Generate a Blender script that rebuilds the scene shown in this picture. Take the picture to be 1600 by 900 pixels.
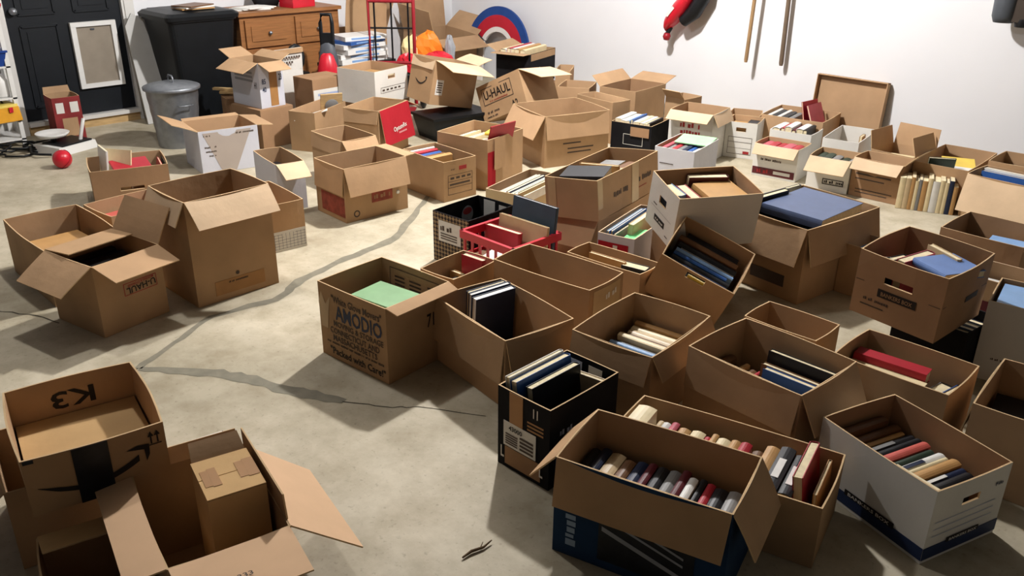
import bpy, math, random
from mathutils import Matrix, Vector, Euler
from math import radians, sin, cos, pi

SC = bpy.context.scene
COL = SC.collection
for _o in list(bpy.data.objects):
    bpy.data.objects.remove(_o)

# ------------------------------------------------------------------ camera
CAM_H, PITCH, YAW, ROLL, FOCAL_PX = 1.75, radians(24.0), radians(45.0), radians(0.7), 1350.0
cam_data = bpy.data.cameras.new('camera')
cam = bpy.data.objects.new('camera', cam_data)
COL.objects.link(cam)
cam_data.sensor_width = 36.0
cam_data.lens = 36.0 * FOCAL_PX / 1600.0
cam_data.clip_start = 0.05
_fw = Vector((-sin(YAW) * cos(PITCH), cos(YAW) * cos(PITCH), -sin(PITCH)))
_rt = Vector((cos(YAW), sin(YAW), 0.0))
_up = _rt.cross(_fw)
_rt, _up = _rt * cos(ROLL) + _up * sin(ROLL), _up * cos(ROLL) - _rt * sin(ROLL)
_m = Matrix((( _rt.x, _up.x, -_fw.x, 0), (_rt.y, _up.y, -_fw.y, 0), (_rt.z, _up.z, -_fw.z, CAM_H), (0, 0, 0, 1)))
cam.matrix_world = _m
SC.camera = cam

# ------------------------------------------------------------------ world, lamps, exposure
world = bpy.data.worlds.new('night')
SC.world = world
world.use_nodes = True
world.node_tree.nodes['Background'].inputs[0].default_value = (0.35, 0.42, 0.6, 1)
world.node_tree.nodes['Background'].inputs[1].default_value = 0.02
LAMPS = [((-3.8, 4.1, 3.05), 345.0), ((-4.1, 1.7, 3.0), 62.0)]   # two bare bulbs under the ceiling
for i, (p, w) in enumerate(LAMPS):
    ld = bpy.data.lights.new('bulb_light', 'POINT')
    ld.energy = w
    ld.color = (1.0, 0.985, 0.985)
    ld.shadow_soft_size = 0.07
    lo = bpy.data.objects.new('bulb_light', ld)
    lo.location = p
    COL.objects.link(lo)
SC.view_settings.view_transform = 'Standard'
SC.view_settings.look = 'None'
SC.view_settings.gamma = 1.0
SC.view_settings.use_curve_mapping = False
SC.view_settings.exposure = 0.92

# ------------------------------------------------------------------ materials
def lin(h):
    r = [int(h[i:i + 2], 16) / 255 for i in (0, 2, 4)]
    return tuple(x / 12.92 if x <= .04045 else ((x + .055) / 1.055) ** 2.4 for x in r)

MATS = {}
def mat(name, hexcol, rough=.75, var=.12, scale=9., bump=0., metal=0., fine=0., spec=.3, stretch=None):
    """procedural principled material: noise in the colour, optional relief"""
    if name in MATS:
        return MATS[name]
    m = bpy.data.materials.new(name)
    m.use_nodes = True
    nt = m.node_tree
    N, L = nt.nodes, nt.links
    bs = N['Principled BSDF']
    c = lin(hexcol)
    tc = N.new('ShaderNodeTexCoord')
    src = tc.outputs['Object']
    if stretch:
        mp = N.new('ShaderNodeMapping')
        mp.inputs['Scale'].default_value = stretch
        L.new(src, mp.inputs[0]); src = mp.outputs[0]
    n = N.new('ShaderNodeTexNoise')
    n.inputs['Scale'].default_value = scale
    n.inputs['Detail'].default_value = 5
    L.new(src, n.inputs['Vector'])
    r = N.new('ShaderNodeValToRGB')
    r.color_ramp.elements[0].position = .3
    r.color_ramp.elements[1].position = .7
    r.color_ramp.elements[0].color = tuple(max(0, x * (1 - var)) for x in c) + (1,)
    r.color_ramp.elements[1].color = tuple(min(1, x * (1 + var)) for x in c) + (1,)
    L.new(n.outputs[0], r.inputs[0])
    L.new(r.outputs[0], bs.inputs['Base Color'])
    bs.inputs['Roughness'].default_value = rough
    bs.inputs['Metallic'].default_value = metal
    bs.inputs['Specular IOR Level'].default_value = spec
    if bump:
        n2 = N.new('ShaderNodeTexNoise')
        n2.inputs['Scale'].default_value = fine or scale * 6
        n2.inputs['Detail'].default_value = 4
        L.new(src, n2.inputs['Vector'])
        b = N.new('ShaderNodeBump')
        b.inputs['Strength'].default_value = bump
        b.inputs['Distance'].default_value = .01
        L.new(n2.outputs[0], b.inputs['Height'])
        L.new(b.outputs[0], bs.inputs['Normal'])
    MATS[name] = m
    return m

def cardboard(name, hexcol, var=.1):
    """corrugated board: blotchy colour, faint flute lines running up the panels"""
    if name in MATS:
        return MATS[name]
    m = mat(name, hexcol, rough=.85, var=var, scale=5., spec=.12)
    nt = m.node_tree
    N, L = nt.nodes, nt.links
    bs = N['Principled BSDF']
    tc = N.new('ShaderNodeTexCoord')
    w = N.new('ShaderNodeTexNoise')
    w.inputs['Scale'].default_value = 18
    w.inputs['Detail'].default_value = 6
    L.new(tc.outputs['Object'], w.inputs['Vector'])
    b = N.new('ShaderNodeBump')
    b.inputs['Strength'].default_value = .16
    b.inputs['Distance'].default_value = .012
    L.new(w.outputs[0], b.inputs['Height'])
    L.new(b.outputs[0], bs.inputs['Normal'])
    return m

KRAFT = cardboard('kraft_board', 'aa8a68')
KRAFT2 = cardboard('kraft_board_light', 'b39270')
KRAFT3 = cardboard('kraft_board_dark', '9a795b')
KIN = cardboard('kraft_board_inside', 'a88969')
LITB = cardboard('kraft_board_lit', 'c8a474')  # same kraft lightened: lamplight on carton top and flaps put into the colour
CREAM = cardboard('board_pale_lit', 'cfb494')  # pale cut edges; on flaps, kraft with overexposing light put into its colour
EDGE = cardboard('board_cut_edge', 'c8aa82', .15)
WHITEB = cardboard('white_board', 'd6d3cc', .04)
LAVB = cardboard('bluish_white_board', 'c3c4cc', .04)
BLACKB = cardboard('black_board', '1b1a1c', .25)
REDB = cardboard('red_board', 'a3222c', .08)
BLUEB = cardboard('blue_board', '1d3450', .25)
TANB = cardboard('beige_board', 'c4ae88', .06)
PATB = mat('patterned_board', '6a3d2c', rough=.6, var=.3, scale=40)
def _pattern(m):
    N, L = m.node_tree.nodes, m.node_tree.links
    tc = N.new('ShaderNodeTexCoord'); mp = N.new('ShaderNodeMapping'); mp.inputs['Rotation'].default_value = (radians(45), 0, 0)
    ck = N.new('ShaderNodeTexChecker'); ck.inputs['Scale'].default_value = 62
    ck.inputs['Color1'].default_value = lin('2a1614') + (1,); ck.inputs['Color2'].default_value = lin('a08662') + (1,)
    vo = N.new('ShaderNodeTexVoronoi'); vo.inputs['Scale'].default_value = 45
    mx = N.new('ShaderNodeMixRGB'); mx.blend_type = 'MULTIPLY'; mx.inputs[0].default_value = .5
    L.new(tc.outputs['Object'], mp.inputs[0]); L.new(mp.outputs[0], ck.inputs['Vector']); L.new(tc.outputs['Object'], vo.inputs['Vector'])
    L.new(ck.outputs[0], mx.inputs[1]); L.new(vo.outputs['Distance'], mx.inputs[2]); L.new(mx.outputs[0], N['Principled BSDF'].inputs['Base Color'])
_pattern(PATB)
INK = mat('black_ink', '201a18', rough=.6, var=.2)
INKG = mat('grey_ink', '4a3d34', rough=.7, var=.2)
INKB = mat('blue_ink', '27314c', rough=.6, var=.2)
INKR = mat('red_ink', '9c2a2c', rough=.6, var=.2)
INKF = mat('faded_red_ink', '8a4334', rough=.8, var=.3, scale=25)
INKW = mat('white_ink', 'd8d4cc', rough=.6, var=.05)
NAVYB = mat('navy_print', '1f2f52', rough=.6, var=.15)
TAPE = mat('packing_tape', 'a07444', rough=.55, var=.12, spec=.3)
CTAPE = mat('clear_tape', 'c0a57c', rough=.25, var=.08, spec=.5)
BTAPE = mat('black_tape', '10151d', rough=.35, var=.6, scale=25)
LABEL = mat('paper_label', 'd2cfc8', rough=.7, var=.05)
PAGES = mat('book_pages', 'd9cba8', rough=.9, var=.12, scale=60, stretch=(1, 1, .05))
PAPER = mat('white_paper', 'e4e2dc', rough=.8, var=.03)
BOOKC = {'black': '17171b', 'navy': '17233f', 'maroon': '561820', 'red': 'a52430', 'coral': 'bf5a50', 'tan': 'b48a56', 'brown': '6b4a2f',
         'cream': 'dccba2', 'white': 'dcdad4', 'grey': '7d7c7a', 'dark green': '2c3b2e', 'green': '86ad80', 'blue': '2b5596', 'light blue': '7fa3cf',
         'slate blue': '4a5878', 'steel blue': '5b78ad', 'dark slate': '33465a', 'yellow': 'e2c24a', 'orange': 'd87a2c', 'pink': 'b5525e', 'beige': 'c2ab86', 'pale green': '9fd6a0', 'bright green': '74cf86'}
def bookmat(c):
    return mat('cover_' + c.replace(' ', '_'), BOOKC[c], rough=.45, var=.1, scale=14, spec=.4)
METAL_G = mat('galvanized_steel', '8d9196', rough=.42, var=.12, scale=20, metal=.75)
BLACKP = mat('black_plastic', '101316', rough=.45, var=.2)
GREYP = mat('grey_plastic', '4a4e54', rough=.5, var=.1)
REDP = mat('red_plastic', 'c0162a', rough=.35, var=.08, spec=.5)
REDM = mat('red_paint_steel', '8e1a24', rough=.4, var=.12)
BLACKM = mat('black_steel', '121214', rough=.4, var=.2)
WHITEP = mat('white_plastic', 'dddcd8', rough=.4, var=.03)
WOODO = mat('oak_wood', '8f6038', rough=.5, var=.18, scale=6, stretch=(1, 1, 12))
WOODP = mat('pale_wood', 'b89a6c', rough=.7, var=.2, scale=8, stretch=(1, 1, 8))
HANDLEW = mat('handle_wood', '9a7c58', rough=.6, var=.15, scale=10)

# ------------------------------------------------------------------ mesh helpers
class MB:
    """collects shapes for one mesh object"""
    def __init__(self):
        self.v, self.f, self.mi, self.mats = [], [], [], []
        self.smooth = set()
    def m(self, material):
        if material not in self.mats:
            self.mats.append(material)
        return self.mats.index(material)
    def face(self, pts, material, sm=False):
        n = len(self.v)
        self.v += [tuple(p) for p in pts]
        self.f.append(tuple(range(n, n + len(pts))))
        self.mi.append(self.m(material))
        if sm: self.smooth.add(len(self.f) - 1)
    def hexa(self, p, material):
        """8 corners: bottom 0-3 counter-clockwise, top 4-7"""
        n = len(self.v)
        self.v += [tuple(q) for q in p]
        k = self.m(material)
        for f in ((3, 2, 1, 0), (4, 5, 6, 7), (0, 1, 5, 4), (1, 2, 6, 5), (2, 3, 7, 6), (3, 0, 4, 7)):
            self.f.append(tuple(n + i for i in f)); self.mi.append(k)
        return self
    def box(self, c, s, material, M=None):
        x, y, z = c; a, b, d = s[0] / 2, s[1] / 2, s[2] / 2
        p = [(x - a, y - b, z - d), (x + a, y - b, z - d), (x + a, y + b, z - d), (x - a, y + b, z - d),
             (x - a, y - b, z + d), (x + a, y - b, z + d), (x + a, y + b, z + d), (x - a, y + b, z + d)]
        if M is not None: p = [M @ Vector(q) for q in p]
        return self.hexa(p, material)
    def grid(self, rows, material, closed=False, sm=True):
        """rows: list of rings of points"""
        n = len(self.v); k = self.m(material)
        for r in rows: self.v += [tuple(p) for p in r]
        w = len(rows[0])
        for i in range(len(rows) - 1):
            for j in range(w if closed else w - 1):
                a, b = i * w + j, i * w + (j + 1) % w
                self.f.append((n + a, n + b, n + b + w, n + a + w)); self.mi.append(k)
                if sm: self.smooth.add(len(self.f) - 1)
        return self
    def lathe(self, prof, material, c=(0, 0, 0), seg=24, M=None, sm=True):
        rows = []
        for r, z in prof:
            ring = [Vector((c[0] + r * cos(2 * pi * j / seg), c[1] + r * sin(2 * pi * j / seg), c[2] + z)) for j in range(seg)]
            rows.append([M @ p for p in ring] if M is not None else ring)
        return self.grid(rows, material, True, sm)
    def tube(self, path, r, material, seg=8, caps=True):
        path = [Vector(p) for p in path]
        rad = r if isinstance(r, (list, tuple)) else [r] * len(path)
        rows = []
        for i, p in enumerate(path):
            d = (path[min(i + 1, len(path) - 1)] - path[max(i - 1, 0)]).normalized()
            a = d.cross(Vector((0, 0, 1)))
            if a.length < .05: a = d.cross(Vector((1, 0, 0)))
            a.normalize(); b = d.cross(a)
            rows.append([p + (a * cos(2 * pi * j / seg) + b * sin(2 * pi * j / seg)) * rad[i] for j in range(seg)])
        self.grid(rows, material, True)
        if caps:
            self.face(list(reversed(rows[0])), material); self.face(rows[-1], material)
        return self
    def prism(self, poly, z0, z1, material, M=None):
        """convex polygon in xy (ccw) extruded in z"""
        T = (lambda p: M @ Vector(p)) if M is not None else Vector
        lo = [T((x, y, z0)) for x, y in poly]; hi = [T((x, y, z1)) for x, y in poly]
        self.face(list(reversed(lo)), material); self.face(hi, material)
        for i in range(len(poly)):
            j = (i + 1) % len(poly)
            self.face([lo[i], lo[j], hi[j], hi[i]], material)
        return self
    def build(self, name, parent=None):
        me = bpy.data.meshes.new(name)
        me.from_pydata(self.v, [], self.f)
        for m_ in self.mats: me.materials.append(m_)
        me.polygons.foreach_set('material_index', self.mi)
        if self.smooth:
            me.polygons.foreach_set('use_smooth', [i in self.smooth for i in range(len(self.f))])
        me.update()
        o = bpy.data.objects.new(name, me)
        COL.objects.link(o)
        if parent is not None: o.parent = parent
        return o

def empty(name, loc=(0, 0, 0), rot=(0, 0, 0)):
    o = bpy.data.objects.new(name, None)
    o.empty_display_size = .05
    COL.objects.link(o)
    o.location = loc
    o.rotation_euler = rot
    return o
def tag(o, label, cat, group=None):
    o['label'] = label; o['category'] = cat
    if group: o['group'] = group
    return o
def struct(o):
    o['kind'] = 'structure'
    return o

_TXT = {}
def text_mesh(s):
    """outline letters of a string: vertices in the xy plane (centred, unit height) and faces"""
    if s in _TXT: return _TXT[s]
    cu = bpy.data.curves.new('t', 'FONT')
    cu.body = s; cu.size = 1.0; cu.align_x = 'CENTER'; cu.resolution_u = 2; cu.offset = .018
    ob = bpy.data.objects.new('t', cu); COL.objects.link(ob)
    dg = bpy.context.evaluated_depsgraph_get()
    me = bpy.data.meshes.new_from_object(ob.evaluated_get(dg))
    v = [tuple(p.co) for p in me.vertices]; f = [tuple(p.vertices) for p in me.polygons]
    bpy.data.objects.remove(ob); bpy.data.curves.remove(cu); bpy.data.meshes.remove(me)
    x0 = min(p[0] for p in v); x1 = max(p[0] for p in v); y0 = min(p[1] for p in v); y1 = max(p[1] for p in v)
    v = [((p[0] - (x0 + x1) / 2), (p[1] - (y0 + y1) / 2)) for p in v]
    _TXT[s] = (v, f, x1 - x0, y1 - y0)
    return _TXT[s]
def lettering(parent, s, P, width, height, material, rot=0., name='lettering', shear=0.):
    """P(u, v): point on the printed face, u right and v up in metres from the centre of the word"""
    v, f, w, h = text_mesh(s)
    m = MB(); k = m.m(material)
    ca, sa = cos(radians(rot)), sin(radians(rot))
    for x, y in v:
        a, b = x / w * width + shear * y / h * height, y / h * height
        m.v.append(tuple(P(a * ca - b * sa, a * sa + b * ca)))
    for q in f:
        m.f.append(q); m.mi.append(k)
    return m.build(name, parent)
# boxes: (base centre), (rotation in degrees), (length, width, height), {side: (flap opening angle, flap length)}
BOXES = {
    'k3': ((-2.322, 0.613, 0.270), (0.0, 0.0, 78.9), (0.350, 0.403, 0.174), {}),
    'b01': ((-4.375, 1.248, 0.000), (0.0, 0.0, 89.6), (0.352, 0.584, 0.281), {}),
    'tall': ((-3.799, 1.758, 0.000), (0.0, 0.0, 90.9), (0.428, 0.354, 0.516), {'FR': (133, 0.148), 'FL': (154, 0.120)}),
    'uhl': ((-3.813, 1.235, 0.000), (0.0, 0.0, 102.1), (0.329, 0.346, 0.333), {'FL': (119, 0.175), 'FR': (105, 0.154), 'BL': (-86, 0.173), 'BR': (28, 0.172)}),
    'b02': ((-4.603, 1.675, 0.000), (0.0, 0.0, 95.5), (0.361, 0.300, 0.250), {}),
    'b05': ((-4.191, 2.279, 0.000), (0.0, 0.0, 84.9), (0.199, 0.419, 0.270), {}),
    'b06': ((-4.739, 2.667, 0.000), (0.0, 0.0, 80.0), (0.180, 0.389, 0.300), {'FR': (111, 0.149)}),
    'b07': ((-5.771, 2.811, 0.000), (0.0, 0.0, 80.4), (0.415, 0.375, 0.301), {'FL': (64, 0.175)}),
    'b08': ((-5.428, 2.001, 0.000), (0.0, 0.0, 72.7), (0.441, 0.363, 0.250), {}),
    'b10': ((-4.272, 2.955, 0.000), (0.0, 0.0, 87.6), (0.447, 0.326, 0.332), {'FR': (160, 0.170), 'FL': (175, 0.166), 'BR': (85, 0.071)}),
    'b11': ((-4.234, 3.546, 0.000), (0.0, 0.0, 87.2), (0.264, 0.434, 0.262), {}),
    'b12': ((-4.843, 3.225, 0.000), (0.0, 0.0, 87.8), (0.267, 0.380, 0.330), {'FR': (141, 0.073), 'FL': (172, 0.100)}),
    'b13': ((-5.332, 3.855, 0.000), (0.0, 0.0, 113.0), (0.434, 0.296, 0.360), {'FR': (175, 0.279)}),
    'b14': ((-5.795, 3.642, 0.000), (0.0, 0.0, 116.0), (0.467, 0.223, 0.300), {}),
    'b15': ((-6.173, 3.363, 0.300), (0.0, 0.0, 95.5), (0.218, 0.361, 0.340), {'FL': (116, 0.144), 'BL': (69, 0.155), 'FR': (110, 0.136)}),
    'b18': ((-5.909, 4.261, 0.250), (0.0, 0.0, 103.5), (0.415, 0.391, 0.270), {}),
    'b22': ((-4.283, 4.773, 0.000), (0.0, 0.0, 72.8), (0.542, 0.490, 0.375), {'FL': (150, 0.187)}),
    'b23': ((-4.263, 3.941, 0.000), (0.0, 0.0, 101.1), (0.417, 0.417, 0.340), {}),
    'b24': ((-2.891, 3.612, 0.240), (-5.4, -0.5, 101.0), (0.705, 0.316, 0.217), {}),
    'b25': ((-3.459, 3.546, 0.000), (0.0, 0.0, 102.8), (0.489, 0.214, 0.240), {}),
    'b26': ((-3.222, 2.926, 0.000), (0.0, 0.0, 94.3), (0.347, 0.258, 0.276), {}),
    'crate': ((-2.801, 2.801, 0.000), (0.0, 0.0, 90.5), (0.358, 0.408, 0.270), {}),
    'b29': ((-2.505, 3.410, 0.000), (0.0, 0.0, 103.4), (0.511, 0.197, 0.270), {}),
    'b30': ((-2.158, 3.427, 0.306), (9.5, 0.7, 61.3), (0.427, 0.298, 0.265), {}),
    'b31': ((-2.009, 3.185, 0.125), (23.4, -17.8, 105.1), (0.295, 0.351, 0.254), {}),
    'b32': ((-1.885, 3.957, 0.000), (0.0, 0.0, 82.1), (0.588, 0.456, 0.380), {'FL': (161, 0.185), 'FR': (167, 0.181)}),
    'b33': ((-1.107, 3.446, 0.230), (1.9, -2.2, 84.3), (0.369, 0.359, 0.277), {}),
    'b34': ((-1.170, 4.560, 0.000), (0.0, 0.0, 88.2), (0.363, 0.384, 0.300), {}),
    'b35': ((-0.775, 3.681, 0.000), (0.0, 0.0, 98.9), (0.289, 0.222, 0.340), {}),
    'b36': ((-1.437, 5.724, 0.000), (0.0, 0.0, 86.7), (0.290, 0.437, 0.270), {'FL': (170, 0.204)}),
    'b38': ((-1.855, 5.940, 0.000), (0.0, 0.0, 92.8), (0.598, 0.332, 0.270), {}),
    'b39': ((-1.517, 6.056, 0.000), (0.0, 0.0, 90.8), (0.337, 0.259, 0.300), {}),
    'b40': ((-2.192, 5.931, 0.000), (0.0, 0.0, 84.3), (0.291, 0.306, 0.250), {'BL': (12, 0.123), 'BR': (8, 0.144)}),
    'b41': ((-2.175, 5.604, 0.000), (0.0, 0.0, 91.8), (0.221, 0.323, 0.258), {'FL': (130, 0.094)}),
    'b42': ((-2.497, 5.586, 0.000), (0.0, 0.0, 99.6), (0.274, 0.277, 0.224), {'FL': (118, 0.146)}),
    'b43': ((-2.886, 5.570, 0.000), (0.0, 0.0, 97.7), (0.244, 0.318, 0.229), {'FL': (137, 0.086)}),
    'b44': ((-2.991, 5.946, 0.000), (0.0, 0.0, 99.1), (0.263, 0.307, 0.250), {}),
    'b45': ((-2.652, 6.103, 0.000), (0.0, 0.0, 100.5), (0.488, 0.251, 0.250), {}),
    'b46': ((-3.131, 6.266, 0.000), (0.0, 0.0, 99.5), (0.436, 0.471, 0.295), {}),
    'b48': ((-3.665, 6.368, 0.000), (0.0, 0.0, 114.4), (0.242, 0.241, 0.200), {}),
    'b49': ((-3.368, 5.856, 0.000), (0.0, 0.0, 108.7), (0.249, 0.236, 0.272), {}),
    'b50': ((-3.592, 5.567, 0.000), (0.0, 0.0, 101.3), (0.325, 0.342, 0.360), {'FL': (116, 0.108), 'FR': (152, 0.099)}),
    'b51': ((-3.884, 5.769, 0.000), (0.0, 0.0, 87.8), (0.220, 0.186, 0.380), {}),
    'b52': ((-4.499, 5.916, 0.000), (0.0, 0.0, 95.7), (0.481, 0.352, 0.360), {'BR': (74, 0.187), 'BL': (45, 0.117)}),
    'b53': ((-4.442, 5.460, 0.000), (0.0, 0.0, 83.5), (0.194, 0.414, 0.330), {}),
    'b54': ((-5.285, 5.927, 0.000), (0.0, 0.0, 125.2), (0.323, 0.131, 0.400), {}),
    'b55': ((-4.907, 5.671, 0.000), (0.0, 0.0, 118.9), (0.323, 0.269, 0.340), {}),
    'b56': ((-3.924, 5.283, 0.000), (0.0, 0.0, 102.2), (0.322, 0.328, 0.260), {}),
    'b57': ((-3.285, 4.973, 0.000), (0.0, 0.0, 101.8), (0.430, 0.285, 0.260), {}),
    'amodio': ((-2.653, 1.919, 0.000), (0.0, 0.0, 95.1), (0.351, 0.437, 0.331), {'FR': (102, 0.059)}),
    'b61': ((-2.697, 2.358, 0.000), (0.0, 0.0, 96.8), (0.287, 0.198, 0.270), {}),
    'b62': ((-2.335, 2.616, 0.000), (0.0, 0.0, 95.5), (0.255, 0.519, 0.300), {}),
    'b63': ((-2.209, 2.160, 0.000), (0.0, 0.0, 81.8), (0.327, 0.480, 0.290), {'FL': (174, 0.185), 'FR': (167, 0.132)}),
    'b64': ((-1.731, 2.435, 0.000), (0.0, 0.0, 96.3), (0.441, 0.343, 0.300), {'FL': (161, 0.114), 'FR': (149, 0.046)}),
    'b65': ((-1.660, 1.888, 0.000), (0.0, 0.0, 91.3), (0.346, 0.230, 0.304), {}),
    'b66': ((-1.139, 1.734, 0.000), (0.0, 0.0, 106.1), (0.291, 0.507, 0.329), {'FL': (161, 0.139), 'FR': (148, 0.150), 'BL': (140, 0.133)}),
    'b67': ((-1.126, 2.069, 0.000), (0.0, 0.0, 104.4), (0.307, 0.666, 0.213), {}),
    'b68': ((-1.246, 2.534, 0.000), (0.0, 0.0, 86.9), (0.351, 0.451, 0.320), {'FL': (173, 0.151), 'FR': (154, 0.147)}),
    'b69': ((-0.925, 2.912, 0.000), (0.0, 0.0, 90.1), (0.287, 0.402, 0.280), {}),
    'b70': ((-1.443, 3.067, 0.000), (0.0, 0.0, 90.5), (0.207, 0.317, 0.200), {}),
    'b71': ((-0.547, 2.948, 0.000), (0.0, 0.0, 94.8), (0.400, 0.222, 0.300), {'FL': (170, 0.120), 'BL': (171, 0.114)}),
    'bank': ((-0.709, 2.468, 0.000), (0.0, 0.0, 72.1), (0.323, 0.431, 0.258), {}),
    'b75': ((-2.320, 2.989, 0.000), (0.0, 0.0, 94.7), (0.177, 0.411, 0.240), {}),
    'b19': ((-5.489, 4.612, 0.240), (2.3, 11.7, 85.6), (0.438, 0.317, 0.348), {'FR': (157, 0.181)}),
    'b20': ((-4.900, 4.990, 0.200), (-25.2, 4.2, 92.5), (0.389, 0.494, 0.289), {'FR': (166, 0.210)}),
    'bigf': ((-1.872, 0.746, 0.000), (0.0, 0.0, 77.7), (0.302, 0.429, 0.301), {'BR': (132, 0.241), 'FR': (88, 0.179)}),
    'carton': ((-1.860, 0.805, 0.000), (0.0, 0.0, 77.0), (0.150, 0.185, 0.360), {}),
}
# ------------------------------------------------------------------ cardboard boxes
# local frame of a box: x from the FL side to the BR side, y from the FR side to the BL side, z up from its base
SIDES = {'BL': ((0, 1), (-1, 1), (1, 1)), 'BR': ((1, 0), (1, 1), (1, -1)), 'FR': ((0, -1), (1, -1), (-1, -1)), 'FL': ((-1, 0), (-1, -1), (-1, 1))}
class Box:
    pass
MADE = {}

def side_frame(b, side, inside=False):
    """point function P(s, z, off): s in metres to the right of the middle of the panel as seen from outside"""
    (ox, oy), _, _ = SIDES[side]
    U, V, h = b.dim
    half = U / 2 if ox else V / 2
    width = V if ox else U
    rx, ry = (-oy, ox)                       # right hand direction for a viewer outside
    def P(s, z, off=.0015):
        k = max(-1., min(1., 2 * s / width))
        bul = b.bulge * cos(k * pi / 2) * (max(0., min(1., z / h)) ** 1.5)
        if inside:
            d = half - b.t + bul - off
            return Vector((ox * d - rx * s, oy * d - ry * s, z))
        d = half + bul + off
        return Vector((ox * d + rx * s, oy * d + ry * s, z))
    return P, width

def decal(b, side, s0, s1, z0, z1, material, name='label', off=.002, inside=False, parent=None):
    P, w = side_frame(b, side, inside)
    m = MB()
    n = 5
    lo = [P(s0 + (s1 - s0) * i / n, z0, off) for i in range(n + 1)]
    hi = [P(s0 + (s1 - s0) * i / n, z1, off) for i in range(n + 1)]
    lb = [P(s0 + (s1 - s0) * i / n, z0, off - .0012) for i in range(n + 1)]
    hb = [P(s0 + (s1 - s0) * i / n, z1, off - .0012) for i in range(n + 1)]
    m.grid([lb, lo, hi, hb], material, sm=False)
    m.face([lb[0], hb[0], hi[0], lo[0]], material); m.face([lo[-1], hi[-1], hb[-1], lb[-1]], material)
    return m.build(name, parent or b.root)
def frame_print(b, side, s0, s1, z0, z1, w, material, name='printed_frame', off=.0016):
    P, _ = side_frame(b, side)
    m = MB()
    for a0, a1, c0, c1 in ((s0, s1, z0, z0 + w), (s0, s1, z1 - w, z1), (s0, s0 + w, z0, z1), (s1 - w, s1, z0, z1)):
        m.face([P(a0, c0, off), P(a1, c0, off), P(a1, c1, off), P(a0, c1, off)], material)
    return m.build(name, b.root)
def lines_print(b, side, rows, material, name='printed_lines', off=.0016):
    """rows: (s0, s1, z, thickness)"""
    P, _ = side_frame(b, side)
    m = MB()
    for s0, s1, z, w in rows:
        m.face([P(s0, z, off), P(s1, z, off), P(s1, z + w, off), P(s0, z + w, off)], material)
    return m.build(name, b.root)
def words(b, side, s, sc, zc, width, height, material, rot=0, inside=False, shear=0., off=.0018, parent=None):
    P, _ = side_frame(b, side, inside)
    return lettering(parent or b.root, s, lambda u, v: P(sc + u, zc + v, off), width, height, material, rot, shear=shear)

def scrawl(b, side, sc, zc, width, height, material, rot=0., off=.0018, seed=1, inside=False):
    """print too worn or small to read: a line of smudged blocks"""
    P, _ = side_frame(b, side, inside)
    rnd = random.Random(seed); m = MB(); k = m.m(material)
    ca, sa = cos(radians(rot)), sin(radians(rot)); x = -width / 2
    def q(pts): m.face([P(sc + u * ca - v * sa, zc + u * sa + v * ca, off) for u, v in pts], material)
    while x < width / 2:
        w = height * rnd.uniform(.28, .6)
        if rnd.random() > .16:
            lo, hi = -height * rnd.uniform(.34, .5), height * rnd.uniform(.22, .5)
            q([(x, lo), (x + w, lo), (x + w, hi), (x, hi)])
        x += w + height * .16
    return m.build('lettering', b.root)

def flap_pts(b, side, ang, ln, curl, k, inset=.003, t=0.):
    """hinge-to-tip rails of a flap"""
    (ox, oy), A, B_ = SIDES[side]
    U, V, h = b.dim
    a = radians(ang)
    pts = []
    x, y, z = 0., 0., 0.
    n = 4
    for i in range(n + 1):
        pts.append((x, z))
        th = a + curl * (i + .5) / n
        x += sin(th) * ln / n; z += cos(th) * ln / n
    rows = []
    for i, (d, e) in enumerate(pts):
        th = a + curl * i / n
        nx, nz = -cos(th), sin(th)             # towards the face that was inside when shut
        row = []
        for c, sg in ((A, 1), (B_, -1)):
            px, py = c[0] * U / 2, c[1] * V / 2
            tx, ty = (B_[0] - A[0]) / 2, (B_[1] - A[1]) / 2
            ins = inset + k * i / n
            px += tx * sg * ins; py += ty * sg * ins
            row.append((Vector((px + ox * d, py + oy * d, h + e)), Vector((ox * nx, oy * nx, nz))))
        rows.append(row)
    return rows
def make_flap(b, side, ang, ln, mo, mi, curl=0., taper=.006, name='flap', t=.004, inset=.003):
    rows = flap_pts(b, side, ang, ln, curl, taper, inset)
    m = MB()
    inn = [[p + n * .0005 for p, n in r] for r in rows]
    out = [[p - n * t for p, n in r] for r in rows]
    for i in range(len(rows) - 1):
        m.face([inn[i][0], inn[i][1], inn[i + 1][1], inn[i + 1][0]], mi)
        m.face([out[i][1], out[i][0], out[i + 1][0], out[i + 1][1]], mo)
        m.face([inn[i][0], inn[i + 1][0], out[i + 1][0], out[i][0]], EDGE)
        m.face([inn[i][1], out[i][1], out[i + 1][1], inn[i + 1][1]], EDGE)
    m.face([inn[-1][0], inn[-1][1], out[-1][1], out[-1][0]], EDGE)
    m.face([inn[0][1], inn[0][0], out[0][0], out[0][1]], EDGE)
    o = m.build(name, b.root)
    c = [p for p, n in rows[0]] + [p for p, n in rows[-1]]
    return o, c

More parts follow.
